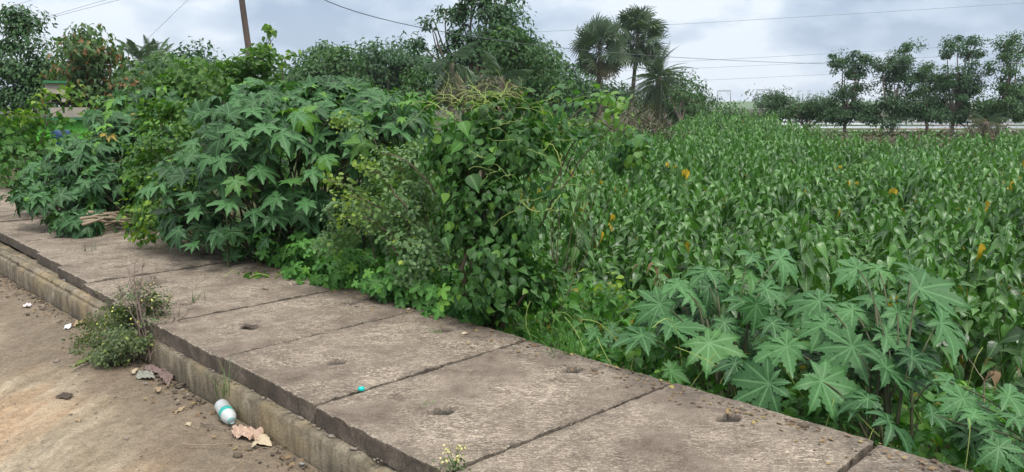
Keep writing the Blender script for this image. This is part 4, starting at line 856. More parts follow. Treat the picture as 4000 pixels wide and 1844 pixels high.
tree('wood_tree', 'dense round crowned tree to the right of the tall clumpy tree', 'tree', 24, (2080, 480), [(2050, 250, 110, 70), (2120, 210, 60, 40), (2000, 330, 110, 70), (2100, 330, 80, 60), (2000, 180, 70, 60), (1920, 330, 80, 70)], T_TREE, .17, 'far', 3.2, .28, 110, .18, ragged=.4)
tree('tree', 'light loose tree at the right end of the wood, twigs against the sky', 'tree', 23, (2110, 480), [(2130, 200, 50, 35), (2160, 250, 40, 45), (2150, 310, 60, 45), (2120, 370, 80, 40), (2210, 340, 40, 35)], T_TREE, .14, 'far', 1.5, .22, 111, .09, twigs=50, ragged=.6, shell=.2)
tree('dry_shrub', 'dry greyish brown shrub behind the yellow tendrils of the stump', 'shrub', 14, (1880, 460), [(1870, 330, 60, 40), (1800, 360, 60, 40), (1920, 370, 70, 50), (1840, 400, 90, 40), (1750, 380, 50, 40)], T_TREE, .085, 'greydry', 1.3, .13, 112, .06, bark='drystem', trunk_part='stems', twigs=70, ragged=.5)
tree('brown_thicket', 'bare brown thicket under the palms at the field edge', 'thicket', 22, (2480, 540), [(2470, 430, 60, 40), (2540, 450, 70, 50), (2440, 480, 60, 40), (2570, 500, 70, 40), (2380, 480, 60, 40), (2640, 520, 70, 22)], T_TREE, .10, 'greydry', .6, .15, 113, .07, bark='deadtwig', trunk_part='stems', twigs=200, ragged=.5)
tree('tree', 'light green bush between the creeper stump and the palms at the field edge', 'bush', 13, (2200, 520), [(2120, 480, 70, 40), (2200, 490, 80, 35), (2040, 500, 60, 30), (2290, 500, 60, 30)], T_HEART, .08, 'bright', 2.2, .14, 114, .05, bark='woody', trunk_part='stems', young=.1)
tree('far_tree', 'far rounded tree left of the two fan palms', 'tree', 58, (2300, 470), [(2300, 340, 55, 28), (2250, 330, 40, 30), (2370, 350, 55, 35), (2440, 350, 55, 35), (2300, 390, 120, 45), (2440, 400, 90, 50), (2480, 340, 40, 30)], T_TREE, .34, 'far', 3, .6, 115, .25)
tree('far_tree', 'pale green tree behind the date palm', 'tree', 48, (2650, 500), [(2640, 330, 50, 40), (2690, 390, 60, 50), (2620, 400, 80, 60), (2560, 440, 80, 50), (2680, 450, 60, 40)], T_TREE, .26, 'far', 2.6, .45, 116, .22, young=.15)
tree('far_tree', 'small tree with a ball-like top, just left of the far stone wall opening', 'tree', 52, (2735, 500), [(2732, 335, 26, 16), (2725, 365, 30, 20), (2735, 405, 45, 28), (2765, 420, 30, 30), (2720, 440, 50, 30), (2755, 450, 40, 30)], T_TREE, .24, 'fardark', 2.8, .4, 117, .2, ragged=.5)
tree('leaning_trunk_tree', 'thin crowned tree with a bare forked pale trunk beside the date palm', 'tree', 44, (2665, 508), [(2650, 360, 50, 30), (2700, 390, 40, 30), (2620, 390, 40, 30)], T_TREE, .2, 'far', 1.6, .3, 118, .22, twigs=20, bark='bark')
tree('bush', 'round isolated bush in the open meadow gap below the railway gantries', 'bush', 40, (2855, 505), [(2845, 440, 45, 35), (2870, 470, 55, 28), (2830, 475, 40, 25)], T_TREE, .2, 'far', 3, .3, 119, .08)
row = [('dark bushy tree at the left end of the right hand tree row', 46, (3020, 500), [(3035, 370, 50, 25), (3000, 410, 45, 35), (3060, 410, 55, 40), (3020, 450, 60, 35)], 'fardark'),
 ('low spreading bush tree between the dark end tree and the first tall tree', 44, (3140, 515), [(3120, 410, 45, 30), (3190, 400, 55, 30), (3160, 450, 90, 40), (3240, 410, 40, 30), (3230, 450, 60, 40), (3080, 465, 50, 25)], 'far'),
 ('first tall tree of the right hand row with a round top clump', 42, (3300, 530), [(3330, 215, 65, 28), (3290, 240, 40, 30), (3370, 240, 40, 28), (3300, 280, 50, 28), (3340, 300, 35, 25), (3300, 350, 45, 30), (3360, 345, 30, 28), (3310, 410, 75, 40), (3340, 460, 85, 40), (3260, 470, 60, 30)], 'fardark'),
 ('second tall tree of the right hand row with a two-lobed top', 41, (3475, 545), [(3540, 195, 42, 28), (3470, 205, 30, 22), (3450, 250, 32, 30), (3520, 240, 50, 30), (3490, 280, 50, 30), (3560, 290, 50, 30), (3480, 340, 50, 35), (3550, 350, 45, 35), (3500, 410, 85, 45), (3470, 465, 80, 38), (3560, 450, 50, 35)], 'fardark'),
 ('slim mid height tree between the second and third tall trees', 43, (3620, 530), [(3620, 265, 22, 18), (3630, 310, 40, 30), (3600, 350, 35, 35), (3650, 360, 35, 30), (3620, 410, 45, 40), (3625, 460, 45, 30)], 'far'),
 ('third and broadest tall tree of the right hand row with an open forked top', 40, (3715, 550), [(3740, 160, 40, 25), (3810, 155, 32, 22), (3700, 200, 28, 22), (3790, 200, 45, 28), (3770, 240, 35, 20), (3740, 290, 70, 35), (3700, 330, 50, 40), (3790, 330, 60, 45), (3740, 400, 95, 55), (3700, 460, 75, 35), (3790, 460, 70, 35)], 'fardark'),
 ('tall tree at the right edge with bare limbs under its top clump', 39, (3890, 550), [(3960, 140, 32, 25), (3925, 165, 30, 18), (3980, 190, 40, 40), (3940, 220, 28, 18), (3880, 265, 50, 20), (3960, 275, 50, 22), (3920, 320, 60, 35), (3990, 350, 60, 45), (3900, 400, 75, 45), (3980, 440, 70, 45), (3880, 460, 50, 30)], 'far')]
for i, (lab, D, base, bl, mt) in enumerate(row):
    bl = [(x, y - 10 if y > 438 else y, rx * 1.1, ry * (.85 if y > 438 else 1)) for x, y, rx, ry in bl]
    tree('row_tree', lab, 'tree', D, base, bl, [(x, y, rx * 1.12, ry * 1.12) for x, y, rx, ry in []] and T_TREE or T_TREE, .16, mt, 3.3, .24, 130 + i, .15, group='trees in a row beyond the field', bark='deadtwig', twigs=34, ragged=.4, shell=.3, young=.05)
for i, (lab, D, base, bl) in enumerate([('brown scrubby bush at the foot of the right hand row, near the third tall tree', 38, (3820, 540), [(3760, 505, 70, 16), (3860, 505, 60, 18), (3920, 495, 40, 18)]), ('pale scrubby bush at the field edge left of the first tall tree', 30, (3240, 540), [(3230, 500, 60, 22), (3160, 510, 50, 18), (3300, 520, 50, 18)]), ('thin brown scrub at the right picture edge', 30, (3980, 560), [(3960, 540, 60, 22), (3850, 550, 40, 16), (3560, 540, 60, 14), (3400, 545, 50, 12)])]):
    tree('scrub_bush', lab, 'bush', D, base, bl, T_TREE, .13, 'greydry' if i != 1 else 'small', 1.0, .2, 150 + i, .05, bark='deadtwig', trunk_part='stems', twigs=60, ragged=.5)
# many far trees along the horizon
rr = np.random.default_rng(9)
fl_ = [(2180, 90, 26), (2240, 95, 22), (2950, 420, 8), (3700, 220, 16), (3560, 240, 14), (3400, 230, 12), (3980, 200, 18), (3860, 230, 14)]
for i, (px, D, hgt) in enumerate(fl_):
    gy_ = 412 + (1.3 - Z_FIELD) / D * 3043 if D < 400 else 385
    tree('far_tree', ['distant dark tree at the foot of the wood, far behind the stump', 'distant tree between the wood and the fan palms', 'tiny lone bush on the embankment left of the second gantry', 'hazy tree far beyond the slim tree of the row', 'hazy tree far beyond the second tall tree', 'hazy tree far beyond the first tall tree', 'hazy tree far beyond the right edge tree', 'hazy tree far beyond the third tall tree'][i], 'tree', D, (px, gy_), [(px - hgt * 1.4, gy_ - hgt * 1.2, hgt * 1.5, hgt * .9), (px + hgt, gy_ - hgt, hgt * 1.6, hgt * .8), (px, gy_ - hgt * 2., hgt * 1.3, hgt * .9)], T_TREE, D * .006, 'far', 2.8, D * .011, 170 + i, D * .002, zbase=(Z_FIELD if D < 400 else 3.4), twigs=0)

# ------------------------------------------------------------------ palms
def fan_tpl(seed, n=22):
    r = np.random.default_rng(seed); co, uv, f = [], [], []
    for i in range(n):
        a = radians(-155 + 310 * i / (n - 1)); L = (1 - .25 * abs(a) / pi) * r.uniform(.9, 1.08); wd = .055; d = np.array([math.sin(a), math.cos(a)]); q = np.array([d[1], -d[0]]); b = len(co)
        for u, w_ in ((.02, .01), (.45, wd), (.75, wd * .8), (1., .01)):
            z = -.10 * u - .38 * u ** 4 * r.uniform(.5, 1.4) + (.05 if i % 2 else 0) * u
            for s_ in (-1, 1): p = d * u * L + q * w_ * s_; co.append((p[0], p[1], z)); uv.append((s_ * w_, u))
        f += [(b + 2 * k, b + 2 * k + 1, b + 2 * k + 3, b + 2 * k + 2) for k in range(3)]
    return tpl(co, f, uv)
T_FAN = [fan_tpl(k) for k in range(4)]
def frond_tpl(seed, n=26, droop=.5, ll=.30, lw=.014, hang=.5):
    r = np.random.default_rng(seed); co, uv, f = [], [], []
    def R_(u): return np.array([0, u * (1 - .12 * droop * u), -droop * u * u * .8 + .12 * u])
    for i in range(12):
        u = i / 11; p = R_(u); w_ = .012 * (1 - u) + .002; co += [p + [-w_, 0, 0], p + [w_, 0, 0]]; uv += [(0, u), (0, u)]
    f += [(2 * k, 2 * k + 1, 2 * k + 3, 2 * k + 2) for k in range(11)]
    for i in range(n):
        u = .14 + .86 * i / (n - 1); p = R_(u); L = ll * math.sin(pi * min(1, .25 + .72 * u)) * r.uniform(.85, 1.1)
        for s_ in (-1, 1):
            d = norm(np.array([s_ * .9, .55, -.05 - hang * r.uniform(.5, 1.1)])); m = p + d * L * .5 + [0, 0, .03 * L]; e = p + d * L - UP * hang * L * .5; b = len(co); t_ = np.array([0, lw, 0])
            co += [p - t_, p + t_, m - t_ * 1.3, m + t_ * 1.3, e]; uv += [(0, u)] * 5; f += [(b, b + 1, b + 3, b + 2), (b + 2, b + 3, b + 4)]
    return tpl([tuple(c) for c in co], f, uv)
T_COCO = [frond_tpl(k, 26, .55, .30, .013, .6) for k in range(3)]; T_DATE = [frond_tpl(k + 5, 40, 1.15, .24, .0055, .6) for k in range(3)]; T_WEEP = [frond_tpl(k + 9, 26, 1.1, .42, .011, 1.6) for k in range(3)]
def palm(name, label, D, px, top_py, trunk_r, frond, fl, n, mat='palm', seed=1, petiole=.0, elmin=-60, elmax=85, dead=.1, lean=0., zbase=None, group=None, base_px=None):
    r = np.random.default_rng(seed); top = P(px, top_py, D); z0 = Z_FIELD if zbase is None else zbase; bx = P(base_px if base_px else px, 500, D)[0]; base = np.array([bx, D, z0])
    th = thing(name, label, 'palm tree', base, group); tb = MB(); h = top[2] - z0; k = 16; t = np.linspace(0, 1, k); pts = base + (top - base) * t[:, None] + np.array([lean, 0, 0]) * np.sin(t * pi)[:, None]
    rad = trunk_r * (1.25 - .35 * t) * (1 + .06 * np.sin(t * 60)); rad[0] *= 1.3; tb.tube(pts, rad, 10); tb.build('trunk', M['bark'], th)
    fm = MB(); pm = MB()
    for i in range(n):
        u = (i + .5) / n; el_ = radians(elmax + (elmin - elmax) * u ** .9 + r.normal() * 7); a = i * 2.39996 + r.normal() * .15
        d = np.array([math.cos(a) * math.cos(el_), math.sin(a) * math.cos(el_), math.sin(el_)]); c0 = top - UP * (u * .35 * fl)
        s = fl * r.uniform(.85, 1.1); e = c0 + d * petiole * r.uniform(.85, 1.15) + UP * (-.15 * petiole)
        if petiole: pm.tube(curve(c0, e, petiole * .06, 4), trunk_r * .12, 4)
        N_ = norm(np.array([-d[0] * d[2], -d[1] * d[2], 1 - d[2] ** 2 + .02]) + r.normal(size=3) * (.45 if petiole else .18))
        if petiole: N_ = norm(np.cross(d, norm(r.normal(size=3))) * .9 + UP * .4 - d * .1)
        ti = np.array([[r.random(), .1 * r.random(), (.8 if u > 1 - dead else 0) * r.random()]])
        T_ = norm(d + r.normal(size=3) * .12 - UP * (.3 if petiole else 0)); fm.inst(frond[r.integers(len(frond))], e[None], N_[None], T_[None], np.array([s]), ti)
    if petiole: pm.build('leaf_stalks', M['palm'], th)
    fm.build('fronds', M[mat], th)
    return th
palm('fan_palm', 'left of the two tall fan palms, slightly lower, with a shaggy skirt', 52, 2342, 172, .13, T_FAN, .95, 54, seed=3, petiole=1.28, elmin=-62, dead=.12, group='two tall fan palms', zbase=Z_FIELD)
palm('fan_palm', 'right and taller of the two tall fan palms', 54, 2492, 130, .13, T_FAN, .95, 54, seed=4, petiole=1.28, elmin=-60, dead=.1, group='two tall fan palms', base_px=2458)
palm('date_palm', 'feathery date palm in front of the right fan palm', 46, 2572, 300, .16, T_DATE, 1.85, 84, seed=5, elmin=-45, dead=.08, base_px=2562)
palm('coconut_palm', 'left of the two far coconut palms behind the reddening tree', 48, 545, 218, .13, T_COCO, 1.7, 22, seed=6, elmin=-25, group='far coconut palms')
palm('coconut_palm', 'right of the two far coconut palms behind the reddening tree', 50, 612, 235, .13, T_COCO, 1.6, 22, seed=7, elmin=-25, group='far coconut palms')
palm('weeping_palm', 'grey green palm with long hanging fronds left of the tall clumpy tree', 22, 1765, 240, .08, T_WEEP, .85, 10, seed=8, elmin=-40, elmax=75, dead=.2)
palm('weeping_palm', 'short palm with hanging dead fronds behind the creeper stump', 19, 1960, 300, .09, T_WEEP, .8, 18, mat='palm', seed=9, elmin=-50, dead=.6)
palm('weeping_palm', 'ragged low palm stump at the foot of the right edge tree', 38, 3850, 475, .2, T_WEEP, .8, 16, seed=10, elmin=-60, dead=.8)

# ------------------------------------------------------------------ leaning pole, wires, gantries
pole_top = P(925, -140, 13.5); pole_bot = P(1010, 470, 13.5); pd = norm(pole_bot - pole_top); pole_bot = pole_top + pd * ((pole_top[2] + .7) / -pd[2])
pm = MB(); pm.tube(curve(pole_bot, pole_top, 0, 12), np.linspace(.066, .046, 12), 16)
n = NT('rusty painted pole'); f = n.noise(6, 5, .65, stretch=(1, 1, .2)); M['pole'] = n.done(n.bsdf(n.ramp(f, [(.35, (.06, .042, .036)), (.6, (.12, .082, .068)), (.75, (.2, .16, .14))]), .75, f, .4, .005))
tag(pm.build('utility_pole', M['pole'], loc=tuple(pole_bot)), 'dark brown utility pole leaning left above the creeper mound', 'utility pole')
wm = simple('grey wire', (.09, .10, .12), .5, .1); wm2 = simple('pale far wire', (.26, .30, .36), .6, .1)
def wire(label, pts, rad, m, D=None):
    pts = np.array([P(*p) for p in pts]); k = len(pts); t = np.linspace(0, k - 1, 40)
    from_ = np.arange(k)
    # smooth interpolation of the catenary through the measured points
    deg = min(k - 1, 3); out = np.stack([np.polyval(np.polyfit(from_, pts[:, j], deg), t) for j in range(3)], 1)
    mb = MB(); mb.tube(out, rad, 5); tag(mb.build('power_line', m, loc=tuple(out[0])), label, 'power line')
wire('darkest sagging power line sweeping from the top centre down to the right edge', [(1180, -40, 13), (1750, 118, 17), (2300, 200, 23), (3000, 243, 32), (3600, 256, 40), (4150, 258, 50)], .008, wm)
wire('highest thin power line crossing the sky on the right', [(1900, 135, 60), (2500, 103, 58), (3200, 62, 55), (4150, 2, 52)], .014, wm2)
wire('upper of three thin power lines rising from the fan palms to the right edge', [(2200, 262, 60), (2900, 228, 60), (3500, 195, 58), (4150, 158, 56)], .014, wm2)
wire('middle of the three thin power lines low over the right hand trees', [(2150, 285, 64), (2750, 265, 63), (3400, 235, 61), (4150, 198, 59)], .014, wm2)
wire('lowest thin power line passing behind the fan palms', [(2150, 342, 66), (2700, 316, 65), (3400, 282, 63), (4150, 238, 60)], .014, wm2)
wire('faint power line at the top left corner', [(-80, 60, 30), (40, 28, 30), (200, -30, 30)], .007, wm2)
wire('left of a close pair of faint power lines near the top left', [(140, 80, 30), (290, 35, 29), (500, -25, 28)], .007, wm2)
wire('right of a close pair of faint power lines near the top left', [(150, 82, 30), (310, 40, 29), (560, -25, 28)], .007, wm2)
wire('faint slanting stay wire above the far coconut palms', [(560, 170, 40), (640, 90, 36), (760, -25, 32)], .007, wm2)
gm = simple('galvanised steel', (.30, .33, .36), .5, .1)
for lab, x0, x1, yt, yb, D in [('left of the two railway gantries on the far embankment', 2803, 2854, 352, 397, 545), ('right of the two railway gantries on the far embankment', 2958, 3016, 348, 397, 535)]:
    a, b = P(x0, yb, D), P(x1, yb + 2, D); at_, bt_ = P(x0, yt + 2, D), P(x1, yt, D); th = thing('railway_gantry', lab, 'railway gantry', (a + b) / 2, 'railway gantries on the embankment')
    for p, q in ((a, at_), (b, bt_)): m_ = MB(); m_.tube(np.array([p - UP * .6, q]), .34, 6); m_.build('mast', gm, th)
    m_ = MB(); m_.tube(np.array([at_, bt_]), .26, 6); m_.tube(np.array([at_ - UP * .9, bt_ - UP * .9]), .18, 5)
    for k in range(7): u = k / 6; p = at_ + (bt_ - at_) * u; m_.tube(np.array([p, p - UP * .9]), .13, 4)
    m_.build('crossbeam', gm, th)
    for u in (.2, .8): m_ = MB(); p = at_ + (bt_ - at_) * u; m_.tube(np.array([p - UP * .9, p - UP * 2.6, p - UP * 2.9 + [1.2, 0, 0]]), .16, 4); m_.build('hanger', gm, th)
for i, (x, yt, D) in enumerate([(3117, 352, 560), (3157, 350, 600), (3207, 353, 640)]):
    p = P(x, 397, D); q = P(x, yt, D); th = thing('railway_mast', ['left', 'middle', 'right'][i] + ' of the three single masts behind the bushes right of the gantries', 'railway mast', p, 'single railway masts')
    m_ = MB(); m_.tube(np.array([p - UP * 2.5, q]), .36, 6); m_.build('mast', gm, th)
    m_ = MB(); m_.tube(np.array([q - UP * 1.2, q - UP * .7 + [2.6, 0, 0]]), .15, 4); m_.tube(np.array([q - UP * 2.4, q - UP * .7 + [2.6, 0, 0]]), .15, 4); m_.build('bracket', gm, th)
# stone wall and path in the gap
sm = NT('stone wall'); f = sm.noise(1.6, 5, .7); v = sm.N('ShaderNodeTexVoronoi'); v.inputs['Scale'].default_value = 2.2; sm.L(sm.obj(), v.inputs[0])
M['stone'] = sm.done(sm.bsdf(sm.ramp(f, [(.3, (.10, .09, .09)), (.7, (.24, .21, .20))]), .9, v.outputs[0], .8, .08))
def wallpx(name, label, x0, x1, y0, y1, D, th_, m, cat='wall'):
    a, b = P(x0, y1, D), P(x1, y1, D); top = P(x0, y0, D)[2]; r = np.random.default_rng(int(x0)); k = 40; xs = np.linspace(a[0], b[0], k); zt = top + (fbm(np.column_stack([xs * .8, xs * 0]), 3) - .5) * .25; mb = MB(); co = []
    for x, z in zip(xs, zt): co += [(x, D, a[2] - .3), (x, D, z - .04), (x, D + th_ * .2, z), (x, D + th_, z - .03), (x, D + th_, a[2] - .3)]
    f = [(5 * i + j, 5 * i + 5 + j, 5 * i + 6 + j, 5 * i + 1 + j) for i in range(k - 1) for j in range(4)] + [(0, 1, 2, 3, 4), tuple(5 * (k - 1) + j for j in (4, 3, 2, 1, 0))]
    mb.add(co, f); return tag(mb.build(name, m, loc=((a[0] + b[0]) / 2, D, a[2])), label, cat)
wallpx('stone_wall', 'low grey stone wall under the ball-topped tree in the distance', 2560, 2790, 452, 480, 60, .5, M['stone'])
grid_sheet('path', np.linspace(P(2500, 480, 58)[0], P(2850, 480, 58)[0], 12), np.linspace(52, 56, 4), lambda a, b, p: np.full(len(a), Z_FIELD + .16) + .02 * vnoise(p, 1), simple('pale path', (.42, .41, .37), .9))
# teal tarpaulin patch among the right hand trees
a = P(3270, 450, 50); mb = MB(); mb.box(a, (.55, .4, .32)); mb.box(a + [0, 0, .36], (.62, .47, .05)); tag(mb.build('blue_hut', simple('pale blue paint', (.25, .45, .50), .6), loc=tuple(a - [0, 0, .32])), 'tiny pale blue hut glimpsed between the trunks of the right hand trees', 'hut')

# ------------------------------------------------------------------ house and shed at the left
hx = P(290, 500, 15.5)
grn = simple('bright green wall paint', (.10, .40, .045), .7, .12, 3); grn2 = simple('dark green trim paint', (.03, .16, .06), .6); wth = simple('weathered plaster', (.36, .31, .27), .9, .45, 1.6, .5); dk = simple('dark opening', (.02, .02, .022), .8)
th = thing('green_house', 'small bright green house with weathered upper wall, half hidden by creepers at the left', 'house', (hx[0] - .4, 15.5, -.6))
def hbox(name, x0, x1, y0, y1, D, dep, m, parent=th, kind=None):
    a, b = P(x0, y1, D), P(x1, y0, D); mb = MB(); az_ = math.radians(30); f_ = np.array([-math.sin(az_), math.cos(az_)]); c_ = np.array([(a[0] + b[0]) / 2, D]) + f_ * dep / 2; mb.box([c_[0], c_[1], (a[2] + b[2]) / 2], [(b[0] - a[0]) / 2 * math.cos(az_), dep / 2, (b[2] - a[2]) / 2], az_); return mb.build(name, m, parent, smooth=False)
hbox('wall', 120, 352, 470, 740, 15.5, 2.4, grn)
hbox('ledge', 110, 360, 459, 469, 15.42, 2.6, grn2)
hbox('upper_wall', 200, 350, 420, 458, 15.62, 2.2, wth)
hbox('parapet', 178, 258, 326, 366, 15.5, 1.6, wth)
hbox('parapet_cap', 172, 262, 315, 325, 15.44, 1.7, grn2)
hbox('window', 200, 240, 367, 399, 15.7, .9, dk)
hbox('pillar', 178, 199, 367, 399, 15.56, .4, wth); hbox('pillar', 241, 256, 367, 399, 15.56, .4, wth)
# roof canopy in pale green and blue drum
g = simple('pale green canopy sheet', (.07, .26, .11), .5); a, b = P(120, 262, 20.5), P(205, 255, 20.5); mb = MB(); xs = np.linspace(a[0], b[0], 24); co = []
for i, x in enumerate(xs): z = a[2] + .10 * math.sin(i / 23 * pi) + .012 * (i % 2); co += [(x, 20.5, z - .05), (x, 20.5, z), (x, 21.9, z + .1), (x, 21.9, z + .05)]
mb.add(co, [(4 * i + j, 4 * i + 4 + j, 4 * i + 4 + (j + 1) % 4, 4 * i + (j + 1) % 4) for i in range(23) for j in range(4)] + [(3, 2, 1, 0), (92, 93, 94, 95)]); mb.tube([(a[0] + .1, 21, -.6), (a[0] + .1, 21, a[2])], .03, 6); mb.tube([(b[0] - .1, 21, -.6), (b[0] - .1, 21, a[2])], .03, 6)
tag(mb.build('canopy', g, loc=((a[0] + b[0]) / 2, 21.2, -.6)), 'pale green canopy roof showing through the leaves between dark and reddening trees', 'canopy')
dm = MB(); c_ = P(243, 566, 13.4); kk = np.array([[.0, -.42], [.24, -.42], [.25, -.15], [.24, -.13], [.25, -.11], [.25, .12], [.24, .14], [.25, .16], [.24, .40], [.2, .42], [0, .42]]); th_ = np.arange(20) / 20 * 2 * pi
kk = kk * [.62, .6]
co = [(c_[0] + rr_ * math.cos(t), c_[1] + rr_ * math.sin(t), c_[2] + z) for rr_, z in kk for t in th_]; dm.add(co, [(i * 20 + j, i * 20 + (j + 1) % 20, (i + 1) * 20 + (j + 1) % 20, (i + 1) * 20 + j) for i in range(10) for j in range(20)])
tag(dm.build('blue_drum', simple('blue plastic', (.015, .06, .17), .5), loc=(c_[0], c_[1], c_[2] - .25)), 'blue plastic drum in front of the green house wall, behind the hedge', 'drum')
mb = MB(); mb.box([c_[0], c_[1], c_[2] - .62], [.2, .2, .36]); tag(mb.build('plinth', M['kerb'], loc=(c_[0], c_[1], c_[2] - .82)), 'low block carrying the blue drum', 'plinth')

# ------------------------------------------------------------------ dry broken stump bundle under the left castor
r_ = np.random.default_rng(55); a0 = G(560, 870, .06); mb = MB(); bk = MB()
for k in range(13):
    s_ = G(340 + r_.normal() * 14, 845 + r_.normal() * 16, .16 + r_.normal() * .05); e = G(590 + r_.normal() * 25, 872 + r_.normal() * 8, .03)
    mb.tube(curve(s_, e, .03 + r_.normal() * .02, 8, jit=.008, r=r_), np.linspace(.017, .006, 8) * r_.uniform(.6, 1.2), 6)
for k in range(6): mb.tube(curve(G(360, 905, .02) + r_.normal(size=3) * .02, G(640 + 20 * r_.normal(), 850, .05), .03, 8, jit=.01, r=r_), .006, 5)
tag(mb.build('dry_stem_bundle', M['drystem'], loc=tuple(a0)), 'bundle of dry broken pale stems lying on the slabs under the sprawling castor bush', 'dry stems')
ch = MB(); q = G(1040, 1085, .0); th = thing('wilted_cutting', 'small wilted vine cutting lying on the slab under the biggest castor bush', 'wilted vine', q)
for k in range(5): a = q + r_.normal(size=3) * [.12, .05, 0] + [0, 0, .01]; ch.tube(curve(a, a + r_.normal(size=3) * [.14, .08, 0], .03, 7), .003, 4)
ch.build('stem', M['tendril'], th); lf = MB(); P_ = q + r_.normal(size=(26, 3)) * [.12, .05, .008] + [0, 0, .02]; scatter(lf, r_, T_HEART, P_, norm(r_.normal(size=(26, 3))), .04, tint=tints(r_, 26, .2)); lf.build('foliage', M['bright'], th)

# ------------------------------------------------------------------ litter
def lathe(mb, A, B, prof, sides=28, tint=None):
    A = np.asarray(A); B = np.asarray(B); d = norm(B - A); L = np.linalg.norm(B - A); x = norm(np.cross(d, UP)); y = np.cross(x, d); th_ = np.arange(sides) / sides * 2 * pi
    co = [A + d * z * L + (x * math.cos(t) + y * math.sin(t)) * rr_ for z, rr_ in prof for t in th_]; n = len(prof)
    mb.add(co, [(i * sides + j, i * sides + (j + 1) % sides, (i + 1) * sides + (j + 1) % sides, (i + 1) * sides + j) for i in range(n - 1) for j in range(sides)], tint=tint); return d, L, x, y
zr = Z_ROAD + .036
A = G(868, 1588, zr + .003); B = A + norm(G(921, 1668, zr) - A) * .215; A = A - norm(B - A) * .02; R0 = .036
th = thing('plastic_bottle', 'clear crushed water bottle with a turquoise label lying against the kerb', 'bottle', (A + B) / 2 * [1, 1, 0] + [0, 0, Z_ROAD])
pet = NT('clear plastic'); b = pet.bsdf((.78, .82, .84), .16, spec=.6); b.inputs['Transmission Weight'].default_value = .0; b.inputs['Alpha'].default_value = .62; pet.done(b)
prof = [(0, .012), (.01, .028), (.03, R0 * .97)] + [(.05 + k * .03, R0 * (1. if k % 2 else .955)) for k in range(14)] + [(.47, R0), (.66, R0), (.68, R0 * .97), (.74, R0 * .96), (.80, R0 * .86), (.86, R0 * .64), (.90, R0 * .42), (.93, .0135), (.945, .0165), (.955, .0135), (1., .0130)]
mb = MB(); d, L, x, y = lathe(mb, A, B, prof); mb.build('body', pet.m, th)
mb = MB(); lathe(mb, A + d * L * .46, A + d * L * .64, [(0, R0 * 1.012), (1, R0 * 1.012)]); lab_ = mb.build('label', simple('turquoise label', (.03, .42, .36), .4, .1), th)
mb = MB(); lathe(mb, A + d * L * .945, A + d * L * .99, [(0, .0150), (.1, .0165), (.9, .0165), (1, .0145)]); mb.build('neck_ring', simple('teal plastic ring', (.05, .33, .30), .4), th)
mb = MB(); r_ = np.random.default_rng(4)
def on_label(u, ang, rad=R0 * 1.022): c = A + d * L * u; return c + (x * math.cos(ang) + y * math.sin(ang)) * rad
for k in range(9):       # small white strokes of the illegible lettering
    a0_ = .55 + k * .20
    for (u0, a1, u1, a2) in [(.51, a0_, .60, a0_), (.51, a0_, .51, a0_ + .10) if k % 2 else (.60, a0_, .60, a0_ + .10), (.51, a0_ + .11, .60, a0_ + .11) if k % 3 else (.555, a0_, .555, a0_ + .1)]:
        mb.tube([on_label(u0, a1), on_label((u0 + u1) / 2, (a1 + a2) / 2), on_label(u1, a2)], .0011, 4)
mb.build('lettering', simple('white print', (.8, .85, .82), .5), lab_)
mb = MB(); mb.tube([on_label(.50, 2.55), on_label(.57, 2.6), on_label(.61, 2.65)], .004, 5); mb.build('leaf_mark', simple('lime print', (.35, .65, .10), .5), lab_)
lab_.children and None
c = G(1412, 1529, .0); mb = MB(); rr_ = .0155; k = 36; th_ = np.arange(k) / k * 2 * pi; prof = [(0, .001), (rr_ * .96, .001), (rr_, .002), (rr_, .0115), (rr_ * .97, .0125), (rr_ * .88, .0125), (rr_ * .88, .003), (0, .003)]
co = [(c[0] + q * (1 + (.012 if (j % 2 and 1 < i < 4) else 0)) * math.cos(t), c[1] + q * (1 + (.012 if (j % 2 and 1 < i < 4) else 0)) * math.sin(t), z + .006) for i, (q, z) in enumerate(prof) for j, t in enumerate(th_)]
mb.add(co, [(i * k + j, i * k + (j + 1) % k, (i + 1) * k + (j + 1) % k, (i + 1) * k + j) for i in range(len(prof) - 1) for j in range(k)])
tag(mb.build('bottle_cap', simple('turquoise plastic', (.0, .52, .47), .35, .05), loc=tuple(c + [0, 0, .006])), 'turquoise screw cap lying upside down at the slab joint', 'bottle cap')

